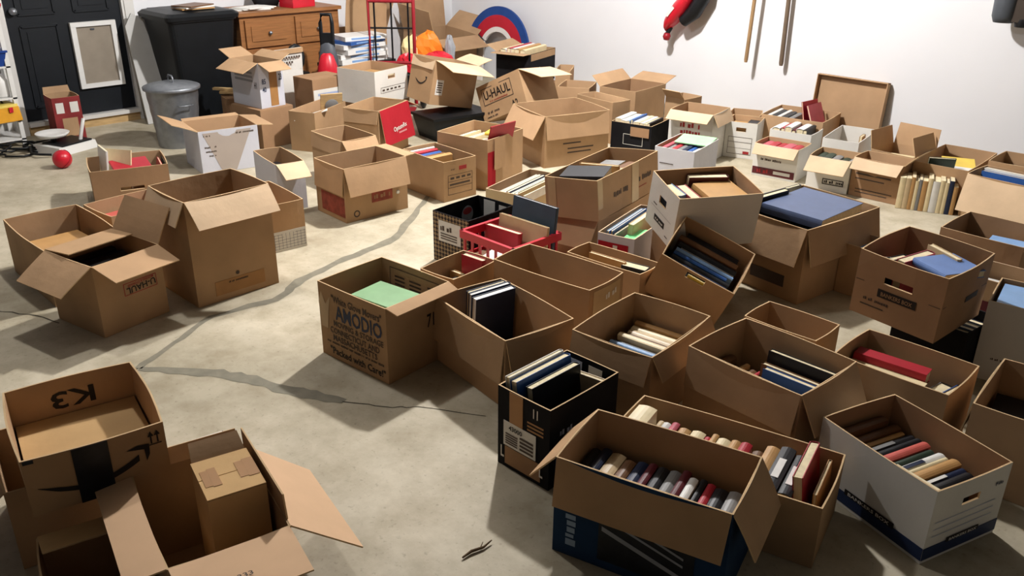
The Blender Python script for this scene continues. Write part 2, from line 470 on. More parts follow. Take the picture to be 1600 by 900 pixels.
def make_box(key, name, label, cat, phrase, mo=KRAFT, mi=KIN, bulge=.006, handles=(), flaps=None, extra=None, t=.005, edge=None,
             group=None, closed=False, flap_in=None, flap_out=None, curl=None, slot=(.09, .028), slotz=.72, spec=None):
    loc, rot, dim, fl = spec or BOXES[key]
    b = Box()
    b.key, b.dim, b.bulge, b.t, b.phrase = key, dim, bulge, t, phrase
    U, V, h = dim
    loc = (loc[0], loc[1], max(loc[2], .0015))
    b.root = empty(name, loc, tuple(radians(a) for a in rot))
    tag(b.root, label, cat, group)
    b.M = Matrix.Translation(loc) @ Euler(tuple(radians(a) for a in rot)).to_matrix().to_4x4()
    m = MB()
    edge = edge or EDGE
    for side in SIDES:
        (ox, oy), A, B_ = SIDES[side]
        w = V if ox else U
        ss = [0, .2, .4, .5, .6, .8, 1]
        zs = [0, .35, .7, 1.]
        hole = None
        if side in handles:
            sw, sh = slot[0] / w / 2, slot[1] / h
            ss = [0, .22, .5 - sw, .5 + sw, .78, 1]
            zs = [0, .35, slotz, slotz + sh, 1.]
            hole = (2, 2)
        def pt(s, z, inn):
            k = b.bulge * sin(pi * s) * z ** 1.5
            if inn:
                s_ = t / w + s * (1 - 2 * t / w)
                x = A[0] * U / 2 + (B_[0] - A[0]) * U / 2 * s_; y = A[1] * V / 2 + (B_[1] - A[1]) * V / 2 * s_
                return (x + ox * (k - t), y + oy * (k - t), t + (h - t) * z)
            x = A[0] * U / 2 + (B_[0] - A[0]) * U / 2 * s; y = A[1] * V / 2 + (B_[1] - A[1]) * V / 2 * s
            return (x + ox * k, y + oy * k, h * z)
        for i in range(len(ss) - 1):
            for j in range(len(zs) - 1):
                q = [(ss[i], zs[j]), (ss[i + 1], zs[j]), (ss[i + 1], zs[j + 1]), (ss[i], zs[j + 1])]
                if hole == (i, j):
                    for a in range(4):
                        p, r = q[a], q[(a + 1) % 4]
                        m.face([pt(*p, False), pt(*r, False), pt(*r, True), pt(*p, True)], edge)
                    continue
                m.face([pt(*p, False) for p in reversed(q)], mo)
                m.face([pt(*p, True) for p in q], mi)
            m.face([pt(ss[i], 1, False), pt(ss[i + 1], 1, False), pt(ss[i + 1], 1, True), pt(ss[i], 1, True)], edge)
    a, c = U / 2, V / 2
    m.face([(-a, c, 0), (a, c, 0), (a, -c, 0), (-a, -c, 0)], mo)
    m.face([(-a + t, -c + t, t), (a - t, -c + t, t), (a - t, c - t, t), (-a + t, c - t, t)], mi)
    b.body = m.build('body', b.root)
    b.flaps = {}
    rnd = random.Random(key)
    allf = dict(fl)
    allf.update(flaps or {})
    for s, q in allf.items():
        if q is None: continue
        ang, ln = q[0], q[1]
        cu = (curl or {}).get(s, radians(rnd.uniform(-2, 9)))
        if ang < 0: cu = 0.
        if ang > 165: cu = 0.
        b.flaps[s] = make_flap(b, s[:2], ang, ln, flap_out or mo, flap_in or mi, cu)
    if closed:
        m = MB()
        m.box((0, U * 0 - V / 4, h + .002), (U, V / 2 - .003, .004), mo); b.top1 = m.build('flap', b.root)
        m = MB()
        m.box((0, V / 4, h + .002), (U, V / 2 - .003, .004), mo); b.top2 = m.build('flap', b.root)
    MADE[key] = b
    return b

# ------------------------------------------------------------------ books
BOOKS = []          # (root, box key, colour, kind, world position)
def make_book(M, t, w, h, colour, kind='hardcover book', title=None, pages=PAGES, board=.0025, cat='book', name='book'):
    """book upright: thickness t along x, spine at -y, width w along y, height h along z, base centre at the origin of M"""
    r = empty(name)
    r.matrix_world = M
    c = bookmat(colour)
    if kind.startswith('paper') or kind.startswith('thin'): board = .0012
    m = MB()
    e = .003 if board > .002 else 0.
    m.box((-t / 2 + board / 2, 0, h / 2), (board, w, h), c)
    m.box((t / 2 - board / 2, 0, h / 2), (board, w, h), c)
    # rounded spine
    n = 5
    sp = [(-t / 2 + t * i / n, -w / 2 - min(.006, t * .18) * sin(pi * i / n) * (1 if board > .002 else .4)) for i in range(n + 1)]
    lo = [Vector((x, y, 0)) for x, y in sp]; hi = [Vector((x, y, h)) for x, y in sp]
    lo2 = [Vector((x, y + board, 0)) for x, y in sp]; hi2 = [Vector((x, y + board, h)) for x, y in sp]
    m.grid([lo2, lo, hi, hi2], c, sm=False)
    for i in range(n):
        m.face([hi[i], hi[i + 1], hi2[i + 1], hi2[i]], c); m.face([lo2[i], lo2[i + 1], lo[i + 1], lo[i]], c)
    m.build('cover', r)
    m = MB()
    m.box((0, -e / 2 + .001, h / 2), (max(.001, t - 2 * board), w - .002 - e, h - 2 * e), pages)
    m.build('pages', r)
    if title:
        m = MB()
        y = -w / 2 - min(.006, t * .18) - .0008
        for z0, z1, f in ((.22, .68, .6),):
            m.box((0, y, h * (z0 + z1) / 2), (t * f * .8, .001, h * (z1 - z0)), bookmat(title))
        m.build('title_print', r)
    return r
def add_book(key, L, t, w, h, colour, kind='hardcover book', title=None, pages=PAGES, cat='book', name='book'):
    b = MADE[key]
    M = b.M @ L
    r = make_book(M, t, w, h, colour, kind, title, pages, cat=cat, name=name)
    BOOKS.append((r, key, colour, kind, M @ Vector((0, 0, h / 2)), cat))
    return r

def RX(a): return Matrix.Rotation(radians(a), 4, 'X')
def RY(a): return Matrix.Rotation(radians(a), 4, 'Y')
def RZ(a): return Matrix.Rotation(radians(a), 4, 'Z')
def TR(x, y, z): return Matrix.Translation((x, y, z))

def row_spine_up(key, items, y0=None, ztop=None, length=None, xc=0., axis='y', lean=0., jitter=.01, gap=.002, kind='hardcover book', widths=.15, limit=None):
    """books packed side by side with the spine on top, thickness along the axis, running from its + end to its - end"""
    b = MADE[key]
    U, V, h = b.dim
    ext, per = (V, U) if axis == 'y' else (U, V)
    rnd = random.Random(key + axis + str(len(items)))
    p = (ext / 2 - .008 - b.t) if y0 is None else y0
    for it in items:
        col, t = it[0], it[1]
        lt = it[2] if len(it) > 2 and it[2] else (length or per - .05) * rnd.uniform(.88, 1.)
        zt = (ztop if ztop is not None else h - .06) + rnd.uniform(-jitter, jitter) + (it[3] if len(it) > 3 else 0)
        ttl = it[4] if len(it) > 4 else None
        w = min(widths, zt - b.t - .001)
        w = zt - b.t - .002 if w < .03 else w
        c = p - t / 2
        p -= t + gap
        # book upright -> lay on its fore edge with the spine up
        off = (per / 2 - b.t - .006 - lt / 2)
        xo = max(-off, min(off, xc + rnd.uniform(-.01, .01)))
        # book frame: height along the cross axis, spine (-y) up, thickness along the row
        R = RX(-90)                      # y->-z : spine (-y) up ; z -> +y
        if axis == 'y':
            # thickness to y, height to x
            L = TR(xo - lt / 2, c, zt - w / 2) @ RZ(-90) @ R
        else:
            L = TR(c, xo - lt / 2, zt - w / 2) @ R
        if lean:
            ax = 'X' if axis == 'y' else 'Y'
            L = Matrix.Translation((0, 0, 0)) @ L
            piv = Vector((xo, c, zt - w) if axis == 'y' else (c, xo, zt - w))
            L = Matrix.Translation(piv) @ Matrix.Rotation(radians(lean), 4, ax) @ Matrix.Translation(-piv) @ L
        add_book(key, L, t, w, lt, col, it[5] if len(it) > 5 else kind, ttl)

def flat(key, x, y, z, lx, ly, t, colour, yaw=0., kind='hardcover book', tiltx=0., tilty=0., spine='x', cat='book', name='book', pages=PAGES):
    """book lying flat, centre at x, y, underside at z; lx along local x, ly along local y"""
    # upright book: t along x, w along y, h along z  ->  t up, w -> lx, h -> ly
    L = TR(x, y, z + t / 2) @ RZ(yaw) @ RX(tiltx) @ RY(tilty)
    if spine == 'x':      # spine towards -x
        S = Matrix(((0, 1, 0, 0), (0, 0, 1, -ly / 2), (1, 0, 0, 0), (0, 0, 0, 1)))
        return add_book(key, L @ S, t, lx, ly, colour, kind, cat=cat, name=name, pages=pages)
    S = Matrix(((0, 0, -1, lx / 2), (0, 1, 0, 0), (1, 0, 0, 0), (0, 0, 0, 1)))   # spine towards -y
    return add_book(key, L @ S, t, ly, lx, colour, kind, cat=cat, name=name, pages=pages)

def stand(key, x, y, z, t, w, h, colour, yaw=0., tiltx=0., tilty=0., kind='hardcover book', title=None, cat='book', name='book', pages=PAGES):
    """book standing on its tail: thickness along local x after yaw, spine towards -y"""
    L = TR(x, y, z) @ RZ(yaw) @ RX(tiltx) @ RY(tilty)
    return add_book(key, L, t, w, h, colour, kind, title, cat=cat, name=name, pages=pages)

def screen_x(p):
    d = Vector(p) - Vector((0, 0, CAM_H))
    return d.dot(_rt) / max(.01, d.dot(_fw))
ORD = ['first', 'second', 'third', 'fourth', 'fifth', 'sixth', 'seventh', 'eighth', 'ninth', 'tenth', 'eleventh', 'twelfth', 'thirteenth',
       'fourteenth', 'fifteenth', 'sixteenth', 'seventeenth', 'eighteenth', 'nineteenth', 'twentieth']
def label_books():
    keys = {}
    for rec in BOOKS: keys.setdefault(rec[1], []).append(rec)
    for k, recs in keys.items():
        ph = MADE[k].phrase
        recs.sort(key=lambda r: screen_x(r[4]))
        seen = {}
        for r in recs: seen.setdefault((r[2], r[3]), []).append(r)
        for (c, kd), g in seen.items():
            for i, r in enumerate(g):
                if len(g) == 1: lab = '%s %s in %s' % (c, kd, ph)
                elif i == len(g) - 1: lab = '%s %s, rightmost such in %s' % (c, kd, ph)
                elif i == 0: lab = '%s %s, leftmost such in %s' % (c, kd, ph)
                else: lab = '%s %s, %s such from left in %s' % (c, kd, ORD[i], ph)
                tag(r[0], lab, r[5], ('things packed in ' + ph) if len(recs) > 1 else None)

# ------------------------------------------------------------------ the garage shell
XL, YB, XR, YF, ZC = -7.6, 6.6, 2.6, -2.4, 3.2
def concrete():
    m = bpy.data.materials.new('concrete_floor')
    m.use_nodes = True
    N, L = m.node_tree.nodes, m.node_tree.links
    bs = N['Principled BSDF']
    tc = N.new('ShaderNodeTexCoord')
    def noise(s, d=6, r=.55):
        n = N.new('ShaderNodeTexNoise'); n.inputs['Scale'].default_value = s; n.inputs['Detail'].default_value = d
        n.inputs['Roughness'].default_value = r
        L.new(tc.outputs['Object'], n.inputs['Vector']); return n
    n1, n2, n3 = noise(1.3), noise(6., 8, .65), noise(55., 3)
    r1 = N.new('ShaderNodeValToRGB')
    r1.color_ramp.elements[0].position, r1.color_ramp.elements[1].position = .32, .68
    r1.color_ramp.elements[0].color = lin('a59c86') + (1,); r1.color_ramp.elements[1].color = lin('cdc3ad') + (1,)
    L.new(n1.outputs[0], r1.inputs[0])
    r2 = N.new('ShaderNodeValToRGB')
    r2.color_ramp.elements[0].position, r2.color_ramp.elements[1].position = .3, .62
    r2.color_ramp.elements[0].color = lin('b6ad98') + (1,); r2.color_ramp.elements[1].color = (1, 1, 1, 1)
    L.new(n2.outputs[0], r2.inputs[0])
    mx = N.new('ShaderNodeMixRGB'); mx.blend_type = 'MULTIPLY'; mx.inputs[0].default_value = .55
    L.new(r1.outputs[0], mx.inputs[1]); L.new(r2.outputs[0], mx.inputs[2])
    r3 = N.new('ShaderNodeValToRGB')
    r3.color_ramp.elements[0].position, r3.color_ramp.elements[1].position = .24, .4
    r3.color_ramp.elements[0].color = (.45, .43, .4, 1); r3.color_ramp.elements[1].color = (1, 1, 1, 1)
    L.new(n3.outputs[0], r3.inputs[0])
    mx2 = N.new('ShaderNodeMixRGB'); mx2.blend_type = 'MULTIPLY'; mx2.inputs[0].default_value = .5
    L.new(mx.outputs[0], mx2.inputs[1]); L.new(r3.outputs[0], mx2.inputs[2])
    L.new(mx2.outputs[0], bs.inputs['Base Color'])
    bs.inputs['Roughness'].default_value = .62
    bs.inputs['Specular IOR Level'].default_value = .25
    b = N.new('ShaderNodeBump'); b.inputs['Strength'].default_value = .12; b.inputs['Distance'].default_value = .01
    L.new(n2.outputs[0], b.inputs['Height']); L.new(b.outputs[0], bs.inputs['Normal'])
    return m
CONC = concrete()
PAINT = mat('white_wall_paint', 'dcdcde', rough=.7, var=.015, scale=3., bump=.05, fine=60)
CEILP = mat('ceiling_board', '6e685e', rough=.9, var=.06)
TRIMW = mat('white_trim_paint', 'cfcdc8', rough=.5, var=.03)
DOORP = mat('black_door_paint', '14181d', rough=.45, var=.15)
GDOOR = mat('bare_wall_board', '7a7770', rough=.6, var=.05)

m = MB(); m.box(((XL + XR) / 2, (YF + YB) / 2, -.05), (XR - XL + .4, YB - YF + .4, .1), CONC); floor = struct(m.build('floor'))
# hairline and patched cracks in the slab
PATCH = mat('crack_filler', '7c7767', rough=.7, var=.15, scale=20)
DARKC = mat('crack_dark', '4a4438', rough=.9, var=.2)
def ribbon(path, ws, material, name):
    m = MB(); rows = []
    rnd = random.Random(len(path))
    pts = []
    for i in range(len(path) - 1):
        for k in range(5):
            t = k / 5
            pts.append((path[i][0] * (1 - t) + path[i + 1][0] * t + rnd.uniform(-.008, .008), path[i][1] * (1 - t) + path[i + 1][1] * t + rnd.uniform(-.008, .008),
                        (ws[i] * (1 - t) + ws[i + 1] * t) * rnd.uniform(.75, 1.25)))
    pts.append((path[-1][0], path[-1][1], ws[-1]))
    for i, (x, y, w) in enumerate(pts):
        a, c = pts[max(0, i - 1)], pts[min(len(pts) - 1, i + 1)]
        d = Vector((c[0] - a[0], c[1] - a[1], 0)).normalized(); n = Vector((-d.y, d.x, 0)) * w / 2
        rows.append([Vector((x, y, .0009)) - n, Vector((x, y, .0009)) + n])
    m.grid(rows, material, sm=False)
    return m.build(name, floor)
ribbon([(-4.35, 3.62), (-4.05, 3.22), (-3.73, 2.79), (-3.66, 2.4), (-3.58, 2.07), (-3.46, 1.86), (-3.5, 1.55), (-3.36, 1.3), (-3.25, 1.1)],
       [.03, .035, .06, .05, .06, .05, .035, .025, .03], PATCH, 'repaired_crack')
ribbon([(-3.25, 1.1), (-3.08, 1.25), (-2.92, 1.36), (-2.75, 1.42), (-2.61, 1.49), (-2.46, 1.56)], [.03, .055, .06, .05, .06, .035], PATCH, 'repaired_crack')
ribbon([(-2.46, 1.56), (-2.32, 1.65), (-2.23, 1.75), (-2.01, 1.88)], [.006, .005, .004, .004], DARKC, 'hairline_crack')
ribbon([(-4.5, .72), (-4.25, .85), (-4.05, .98), (-3.9, 1.02)], [.006, .006, .008, .006], DARKC, 'hairline_crack')
ribbon([(-3.25, 1.1), (-3.1, .8), (-2.95, .55)], [.008, .006, .004], DARKC, 'hairline_crack')

m = MB(); m.box(((XL + XR) / 2, YB + .06, ZC / 2), (XR - XL + .4, .12, ZC), PAINT); struct(m.build('wall_back'))
m = MB()   # wall with the door opening
D0, D1, DZ0, DZ1 = 2.08, 2.97, .1, 2.14
m.box((XL - .06, (YF + D0) / 2, ZC / 2), (.12, D0 - YF, ZC), PAINT)
m.box((XL - .06, (D1 + YB) / 2, ZC / 2), (.12, YB - D1, ZC), PAINT)
m.box((XL - .06, (D0 + D1) / 2, (DZ1 + ZC) / 2), (.12, D1 - D0, ZC - DZ1), PAINT)
m.box((XL - .06, (D0 + D1) / 2, DZ0 / 2), (.12, D1 - D0, DZ0), PAINT)
struct(m.build('wall_left'))
m = MB(); m.box((XR + .06, (YF + YB) / 2, ZC / 2), (.12, YB - YF, ZC), GDOOR); struct(m.build('wall_right'))
m = MB()
m.box(((XL + XR) / 2, YF - .06, ZC - .2), (XR - XL, .12, .4), PAINT)
m.box((XL + .3, YF - .06, ZC / 2 - .2), (.6, .12, ZC - .4), PAINT); m.box((XR - .3, YF - .06, ZC / 2 - .2), (.6, .12, ZC - .4), PAINT)
struct(m.build('wall_front'))   # piers and header of the open garage doorway, night outside
m = MB(); m.box(((XL + XR) / 2, (YF + YB) / 2, ZC + .05), (XR - XL + .4, YB - YF + .4, .1), CEILP); struct(m.build('ceiling'))

# entry door with the pet door
d = struct(empty('door_1', (XL, (D0 + D1) / 2, DZ0)))
W = D1 - D0; HT = DZ1 - DZ0
m = MB(); m.box((-.03, 0, HT / 2), (.045, W - .01, HT - .01), DOORP); m.build('door_slab', d)
for yc, zc, w, h in ((-.21, .42, .27, .62), (.21, .42, .27, .62), (-.21, 1.12, .27, .6), (.21, 1.12, .27, .6), (-.21, 1.72, .27, .4), (.21, 1.72, .27, .4)):
    if zc < .6 and yc > 0: continue
    m = MB()
    for a, b_, c, e in ((yc, zc - h / 2, w, .02), (yc, zc + h / 2, w, .02), (yc - w / 2, zc, .02, h), (yc + w / 2, zc, .02, h)):
        m.box((-.004, a, b_), (.014, c, e), DOORP)
    m.box((-.006, yc, zc), (.008, w - .08, h - .08), DOORP)
    m.build('raised_panel', d)
pf = MB()
py, p0, p1, pw = .195, .21, .735, .36
for a, b_, c, e in ((py, p0 + .018, pw, .036), (py, p1 - .018, pw, .036), (py - pw / 2 + .02, (p0 + p1) / 2, .04, p1 - p0 - .073), (py + pw / 2 - .02, (p0 + p1) / 2, .04, p1 - p0 - .073)):
    pf.box((.008, a, b_), (.03, c, e), WHITEP)
pfo = pf.build('pet_door_frame', d)
FLAPM = mat('pet_flap_vinyl', '8f8577', rough=.35, var=.08)
m = MB()
m.box((.002, py, (p0 + p1) / 2), (.008, pw - .07, p1 - p0 - .06), FLAPM); m.build('pet_flap', pfo)
m = MB(); m.box((.008, py - .01, p1 - .06), (.012, .03, .012), GREYP); m.build('latch', pfo)
m = MB(); m.lathe([(0, 0), (.028, 0), (.03, .02), (.022, .045), (0, .05)], METAL_G, M=TR(0, -.38, .85) @ RY(90)); m.build('door_knob', d)
# casing and sill
for i, (y0, y1, z0, z1) in enumerate(((D0 - .09, D0, 0, DZ1 + .09), (D1, D1 + .1, .0, DZ1 + .09), (D0, D1, DZ1, DZ1 + .09))):
    m = MB(); m.box((XL + .012, (y0 + y1) / 2, (z0 + z1) / 2), (.03, y1 - y0, z1 - z0), TRIMW)
    m.box((XL + .03, (y0 + y1) / 2, (z0 + z1) / 2), (.012, (y1 - y0) * .6, z1 - z0), TRIMW)
    struct(m.build('trim_%d' % (i + 1)))
m = MB(); m.box((XL + .03, (D0 + D1) / 2, .085), (.08, W, .03), TRIMW); m.box((XL + .02, (D0 + D1) / 2, .035), (.05, W, .07), WOODP); struct(m.build('trim_4'))
m = MB(); m.box((XL + .008, (YF + D0 - .09) / 2, .06), (.016, D0 - .09 - YF, .12), TRIMW); struct(m.build('baseboard_left'))

# bulb holders above the frame
for i, (p, w) in enumerate(LAMPS):
    r = empty('ceiling_bulb', (p[0], p[1], ZC))
    tag(r, 'bare bulb in a white ceiling holder, %s' % ('nearer the back wall' if i == 0 else 'nearer the garage doorway'), 'lamp', 'bare ceiling bulbs')
    m = MB(); m.lathe([(0, -.05), (.035, -.05), (.06, -.02), (.065, 0)], WHITEP); m.build('holder', r)
    m = MB(); m.lathe([(.013, -.05), (.016, -.08)], METAL_G, seg=12); m.build('bulb_cap', r)

# ------------------------------------------------------------------ things along the walls
def simple(name, label, cat, loc, rot=(0, 0, 0), group=None):
    r = empty(name, loc, tuple(radians(a) for a in rot))
    return tag(r, label, cat, group)

# galvanised bin
r = simple('metal_trash_can', 'galvanized steel trash can with lid and handle beside the black wheelie bin', 'trash can', (-6.52, 2.83, 0))
r.scale = (.88, .88, .93)
m = MB()
prof = [(.17, 0), (.172, .02)] + [(.17 + .045 * i / 8 + (.003 if i % 2 else 0), .02 + .44 * i / 8) for i in range(1, 9)] + [(.222, .465), (.222, .478)]
m.lathe(prof, METAL_G, seg=40); m.lathe([(0, .002), (.17, 0)], METAL_G, seg=40); m.build('can_body', r)
m = MB(); m.lathe([(.236, .468), (.238, .488), (.232, .492), (.2, .503), (.1, .522), (0, .526)], METAL_G, seg=40); lid = m.build('lid', r)
m = MB(); m.tube([(-.045, 0, .522), (-.045, 0, .555), (-.03, 0, .572), (.03, 0, .572), (.045, 0, .555), (.045, 0, .522)], .008, METAL_G); m.build('lid_handle', lid)
for s in (-1, 1):
    m = MB(); a = radians(45 + 90 * s + 45)
    c = Vector((cos(a) * .215, sin(a) * .215, .36)); tdir = Vector((-sin(a), cos(a), 0)); o = Vector((cos(a), sin(a), 0))
    m.tube([c - tdir * .06, c - tdir * .06 + o * .035, c + tdir * .06 + o * .035, c + tdir * .06], .006, METAL_G); m.build('side_handle', r)

# wheelie bin
r = simple('wheelie_bin', 'tall black plastic wheelie bin by the wooden cabinet', 'bin', (-7.22, 3.37, 0), (0, 0, 0))
m = MB()
def rr(hx, hy, z, n=5, rad=.05):
    pts = []
    for sx, sy, a0 in ((1, 1, 0), (-1, 1, 90), (-1, -1, 180), (1, -1, 270)):
        for k in range(n):
            a = radians(a0 + 90 * k / (n - 1)); pts.append((sx * (hx - rad) + rad * cos(a), sy * (hy - rad) + rad * sin(a), z))
    return pts
m.grid([rr(.19, .22, .0), rr(.19, .22, .08), rr(.26, .285, .84), rr(.275, .3, .845), rr(.275, .3, .875)], BLACKP, True, sm=False)
m.face(list(reversed(rr(.19, .22, 0))), BLACKP); m.build('bin_body', r)
m = MB(); m.grid([rr(.29, .315, .86), rr(.295, .32, .89), rr(.27, .29, .915), rr(.2, .2, .93)], BLACKP, True, sm=False); m.face(rr(.2, .2, .93), BLACKP); lid = m.build('lid', r)
m = MB(); m.tube([(-.31, -.2, .88), (-.33, -.2, .9), (-.33, .2, .9), (-.31, .2, .88)], .014, BLACKP); m.build('lid_handle', lid)
for s in (-1, 1):
    m = MB(); m.lathe([(0, -.025), (.05, -.025), (.055, -.02), (.13, -.02), (.14, -.012), (.14, .012), (.13, .02), (.05, .02), (0, .025)], BLACKP, M=TR(.16, s * .255, .14) @ RX(90), seg=28)
    w = m.build('wheel', r)
    m = MB(); m.lathe([(.1, -.03), (.104, -.026), (.1, -.022)], GREYP, M=TR(.16, s * .255, .14) @ RX(90 if s > 0 else -90), seg=28); m.build('wheel_rim', w)
r = simple('magazine', 'thin pile of papers on the wheelie bin lid', 'papers', (-7.1, 3.36, .932))
for i in range(3):
    m = MB(); m.box((0, 0, .006 + .011 * i), (.2, .28, .009), [bookmat('tan'), PAPER, bookmat('brown')][i], RZ(12 * i)); m.build('sheet', r)

# leaning white board
r = simple('board', 'tall white panel leaning on the wall beside the black door', 'board', (-7.33, 3.02, 0), (0, -11, 0))
m = MB(); m.prism([(-.09, 0), (.09, 0), (.12, .5), (.06, .86), (-.02, .9), (-.09, .8)], 0, .018, mat('grey_white_panel', 'b9b8b4', var=.04), M=RZ(90) @ RX(90)); m.build('panel', r)
m = MB(); m.lathe([(0, 0), (.012, 0), (.012, .01), (0, .012)], WHITEP, M=TR(.0, .03, .82) @ RY(90)); m.build('hook_hole_ring', r)

# wooden cabinet
r = simple('cabinet', 'oak cabinet with drawers standing along the wall behind the boxes', 'cabinet', (-7.3, 4.23, 0))
m = MB(); m.box((0, 0, .42), (.5, 1.0, .84), WOODO); m.build('carcass', r)
m = MB(); m.box((.01, 0, .857), (.54, 1.04, .03), WOODO); m.build('top', r)
for yc, w in ((-.24, .44), (.25, .44)):
    for z0, z1, nm in ((.58, .81, 'drawer'), (.05, .55, 'cabinet_door')):
        m = MB(); m.box((.262, yc, (z0 + z1) / 2), (.02, w, z1 - z0), WOODO)
        m.box((.275, yc, (z0 + z1) / 2), (.01, w - .1, z1 - z0 - .1), WOODO)
        dr = m.build(nm, r)
        m = MB(); m.lathe([(0, .0), (.01, 0), (.008, .014), (.016, .02), (.014, .028), (0, .03)], METAL_G, M=TR(.28, yc, (z0 + z1) / 2 + (.0 if nm == 'drawer' else .18)) @ RY(90), seg=14); m.build('knob', dr)
r = simple('paper_stack', 'white papers lying on the oak cabinet top', 'papers', (-7.25, 3.95, .8735))
for i in range(3):
    m = MB(); m.box((.01 * i, .02 * i, .004 + .007 * i), (.22, .3, .006), PAPER, RZ(10 * i - 8)); m.build('sheet', r)
r = simple('toolbox', 'small red metal box on the oak cabinet', 'box', (-7.2, 4.4, .8735), (0, 0, 10))
m = MB(); m.box((0, 0, .05), (.18, .26, .1), REDP); m.build('case', r)
m = MB(); m.box((0, 0, .11), (.16, .24, .02), REDM); m.build('lid', r)
r = simple('dark_bag', 'black fabric bag heaped on the cabinet', 'bag', (-7.4, 4.2, .8735), (0, 0, 0))
m = MB(); m.lathe([(.0, .0), (.1, .0), (.13, .06), (.1, .16), (.05, .2), (0, .21)], BLACKB, seg=14); m.build('bag_body', r)
m = MB(); m.tube([(-.05, 0, .19), (-.04, 0, .26), (.04, 0, .26), (.05, 0, .19)], .01, BLACKB); m.build('strap', r)

# stack of white flat cartons and blue ones by the vacuum
r0 = simple('shelf_table', 'low dark bench carrying flat white cartons', 'bench', (-6.75, 4.7, 0))
m = MB(); m.box((0, 0, .4), (.3, .66, .03), BLACKP); m.build('bench_top', r0)
for sx in (-.12, .12):
    for sy in (-.3, .3):
        m = MB(); m.box((sx, sy, .192), (.03, .03, .384), BLACKP); m.build('leg', r0)
z = .4165
for i, (c, t, a, lab) in enumerate((('white', .045, 4, 'bottom white flat carton'), ('white', .04, -3, 'second white flat carton'), ('white', .045, 7, 'third white flat carton'),
                                   ('white', .04, 0, 'fourth white flat carton'), ('blue', .03, 10, 'blue flat carton'), ('white', .04, -6, 'topmost white flat carton'))):
    r = simple('flat_carton', '%s in the pile behind the red hand truck' % lab, 'carton', (-6.74 + .008 * i, 4.68 + .01 * (i % 3), z), (0, 0, a), 'flat cartons on the bench')
    m = MB(); m.box((0, 0, t / 2), (.27, .52 - .02 * i, t - .002), bookmat(c) if c != 'white' else WHITEP); m.build('carton_body', r)
    m = MB(); m.box((.1356, 0, t / 2), (.001, .3, t * .4), bookmat('light blue')); m.build('label', r)
    z += t

# upright vacuum cleaner
r = simple('vacuum_cleaner', 'upright vacuum cleaner with red body and black handle', 'vacuum cleaner', (-6.5, 4.22, 0), (0, 0, 45))
m = MB(); m.box((0, -.06, .035), (.3, .24, .07), REDP); m.box((0, -.02, .085), (.24, .16, .03), BLACKP); m.build('floor_head', r)
m = MB(); m.grid([[(x, y + .0, z) for x, y in [(w * cos(2 * pi * k / 16), dd * sin(2 * pi * k / 16)) for k in range(16)]] for w, dd, z in
                  ((.075, .06, .1), (.1, .08, .16), (.105, .085, .3), (.09, .07, .43), (.055, .04, .54), (.03, .02, .56))], REDP, True); body = m.build('dust_body', r)
for i in range(9):
    m = MB(); z = .16 + .03 * i; w = .106 - .0016 * i
    m.tube([(w * cos(a), .087 * sin(a) - .002, z) for a in [radians(200 + 14 * k) for k in range(11)]], .004, REDM, seg=5); m.build('rib', body)
m = MB(); m.grid([[(x, y + .05, z) for x, y in [(w * cos(2 * pi * k / 14), dd * sin(2 * pi * k / 14)) for k in range(14)]] for w, dd, z in
                  ((.05, .04, .1), (.09, .05, .25), (.085, .05, .5), (.06, .03, .62), (.02, .02, .64))], GREYP, True); m.build('back_housing', r)
m = MB(); m.tube([(-.045, .05, .5), (-.05, .055, .8), (-.04, .06, .87), (.04, .06, .87), (.05, .055, .8), (.045, .05, .5)], .017, BLACKP); m.build('handle', r)
m = MB(); m.box((0, .052, .62), (.08, .03, .2), BLACKP); m.build('stem', r)
r = simple('hose_reel', 'black vacuum hose coiled beside the upright vacuum', 'hose', (-6.78, 4.08, .0))
m = MB(); m.box((0, 0, .19), (.16, .16, .38), BLACKP); m.build('canister', r)
m = MB(); m.tube([(.0, .07 * cos(a), .5 + .1 * sin(a)) for a in [radians(30 * k) for k in range(-3, 11)]], .022, BLACKP); m.build('hose', r)

# hand truck
r = simple('hand_truck', 'red steel hand truck with black inner grid', 'hand truck', (-6.42, 4.86, 0), (0, 0, 45))
for s in (-1, 1):
    m = MB(); m.tube([(s * .2, 0, .05), (s * .2, 0, 1.15), (s * .18, .06, 1.28)], .017, REDM); m.build('side_rail', r)
for z in (.42, .95, 1.28):
    m = MB(); m.tube([(-.2, .0 if z < 1.2 else .06, z), (.2, .0 if z < 1.2 else .06, z)], .014, REDM); m.build('crossbar', r)
for x in (-.15, 0, .15):
    m = MB(); m.tube([(x, .012, .42), (x, .012, .95)], .009, BLACKM, seg=6); m.build('grid_bar', r)
for z in (.72,):
    m = MB(); m.tube([(-.2, .012, z), (.2, .012, z)], .009, BLACKM, seg=6); m.build('grid_bar', r)
m = MB(); m.box((0, -.1, .012), (.4, .22, .01), REDM); m.build('toe_plate', r)
for s in (-1, 1):
    m = MB(); m.lathe([(0, -.02), (.03, -.02), (.07, -.025), (.09, -.01), (.09, .01), (.07, .025), (.03, .02), (0, .02)], BLACKP, M=TR(s * .26, .06, .091) @ RY(90), seg=20); m.build('wheel', r)

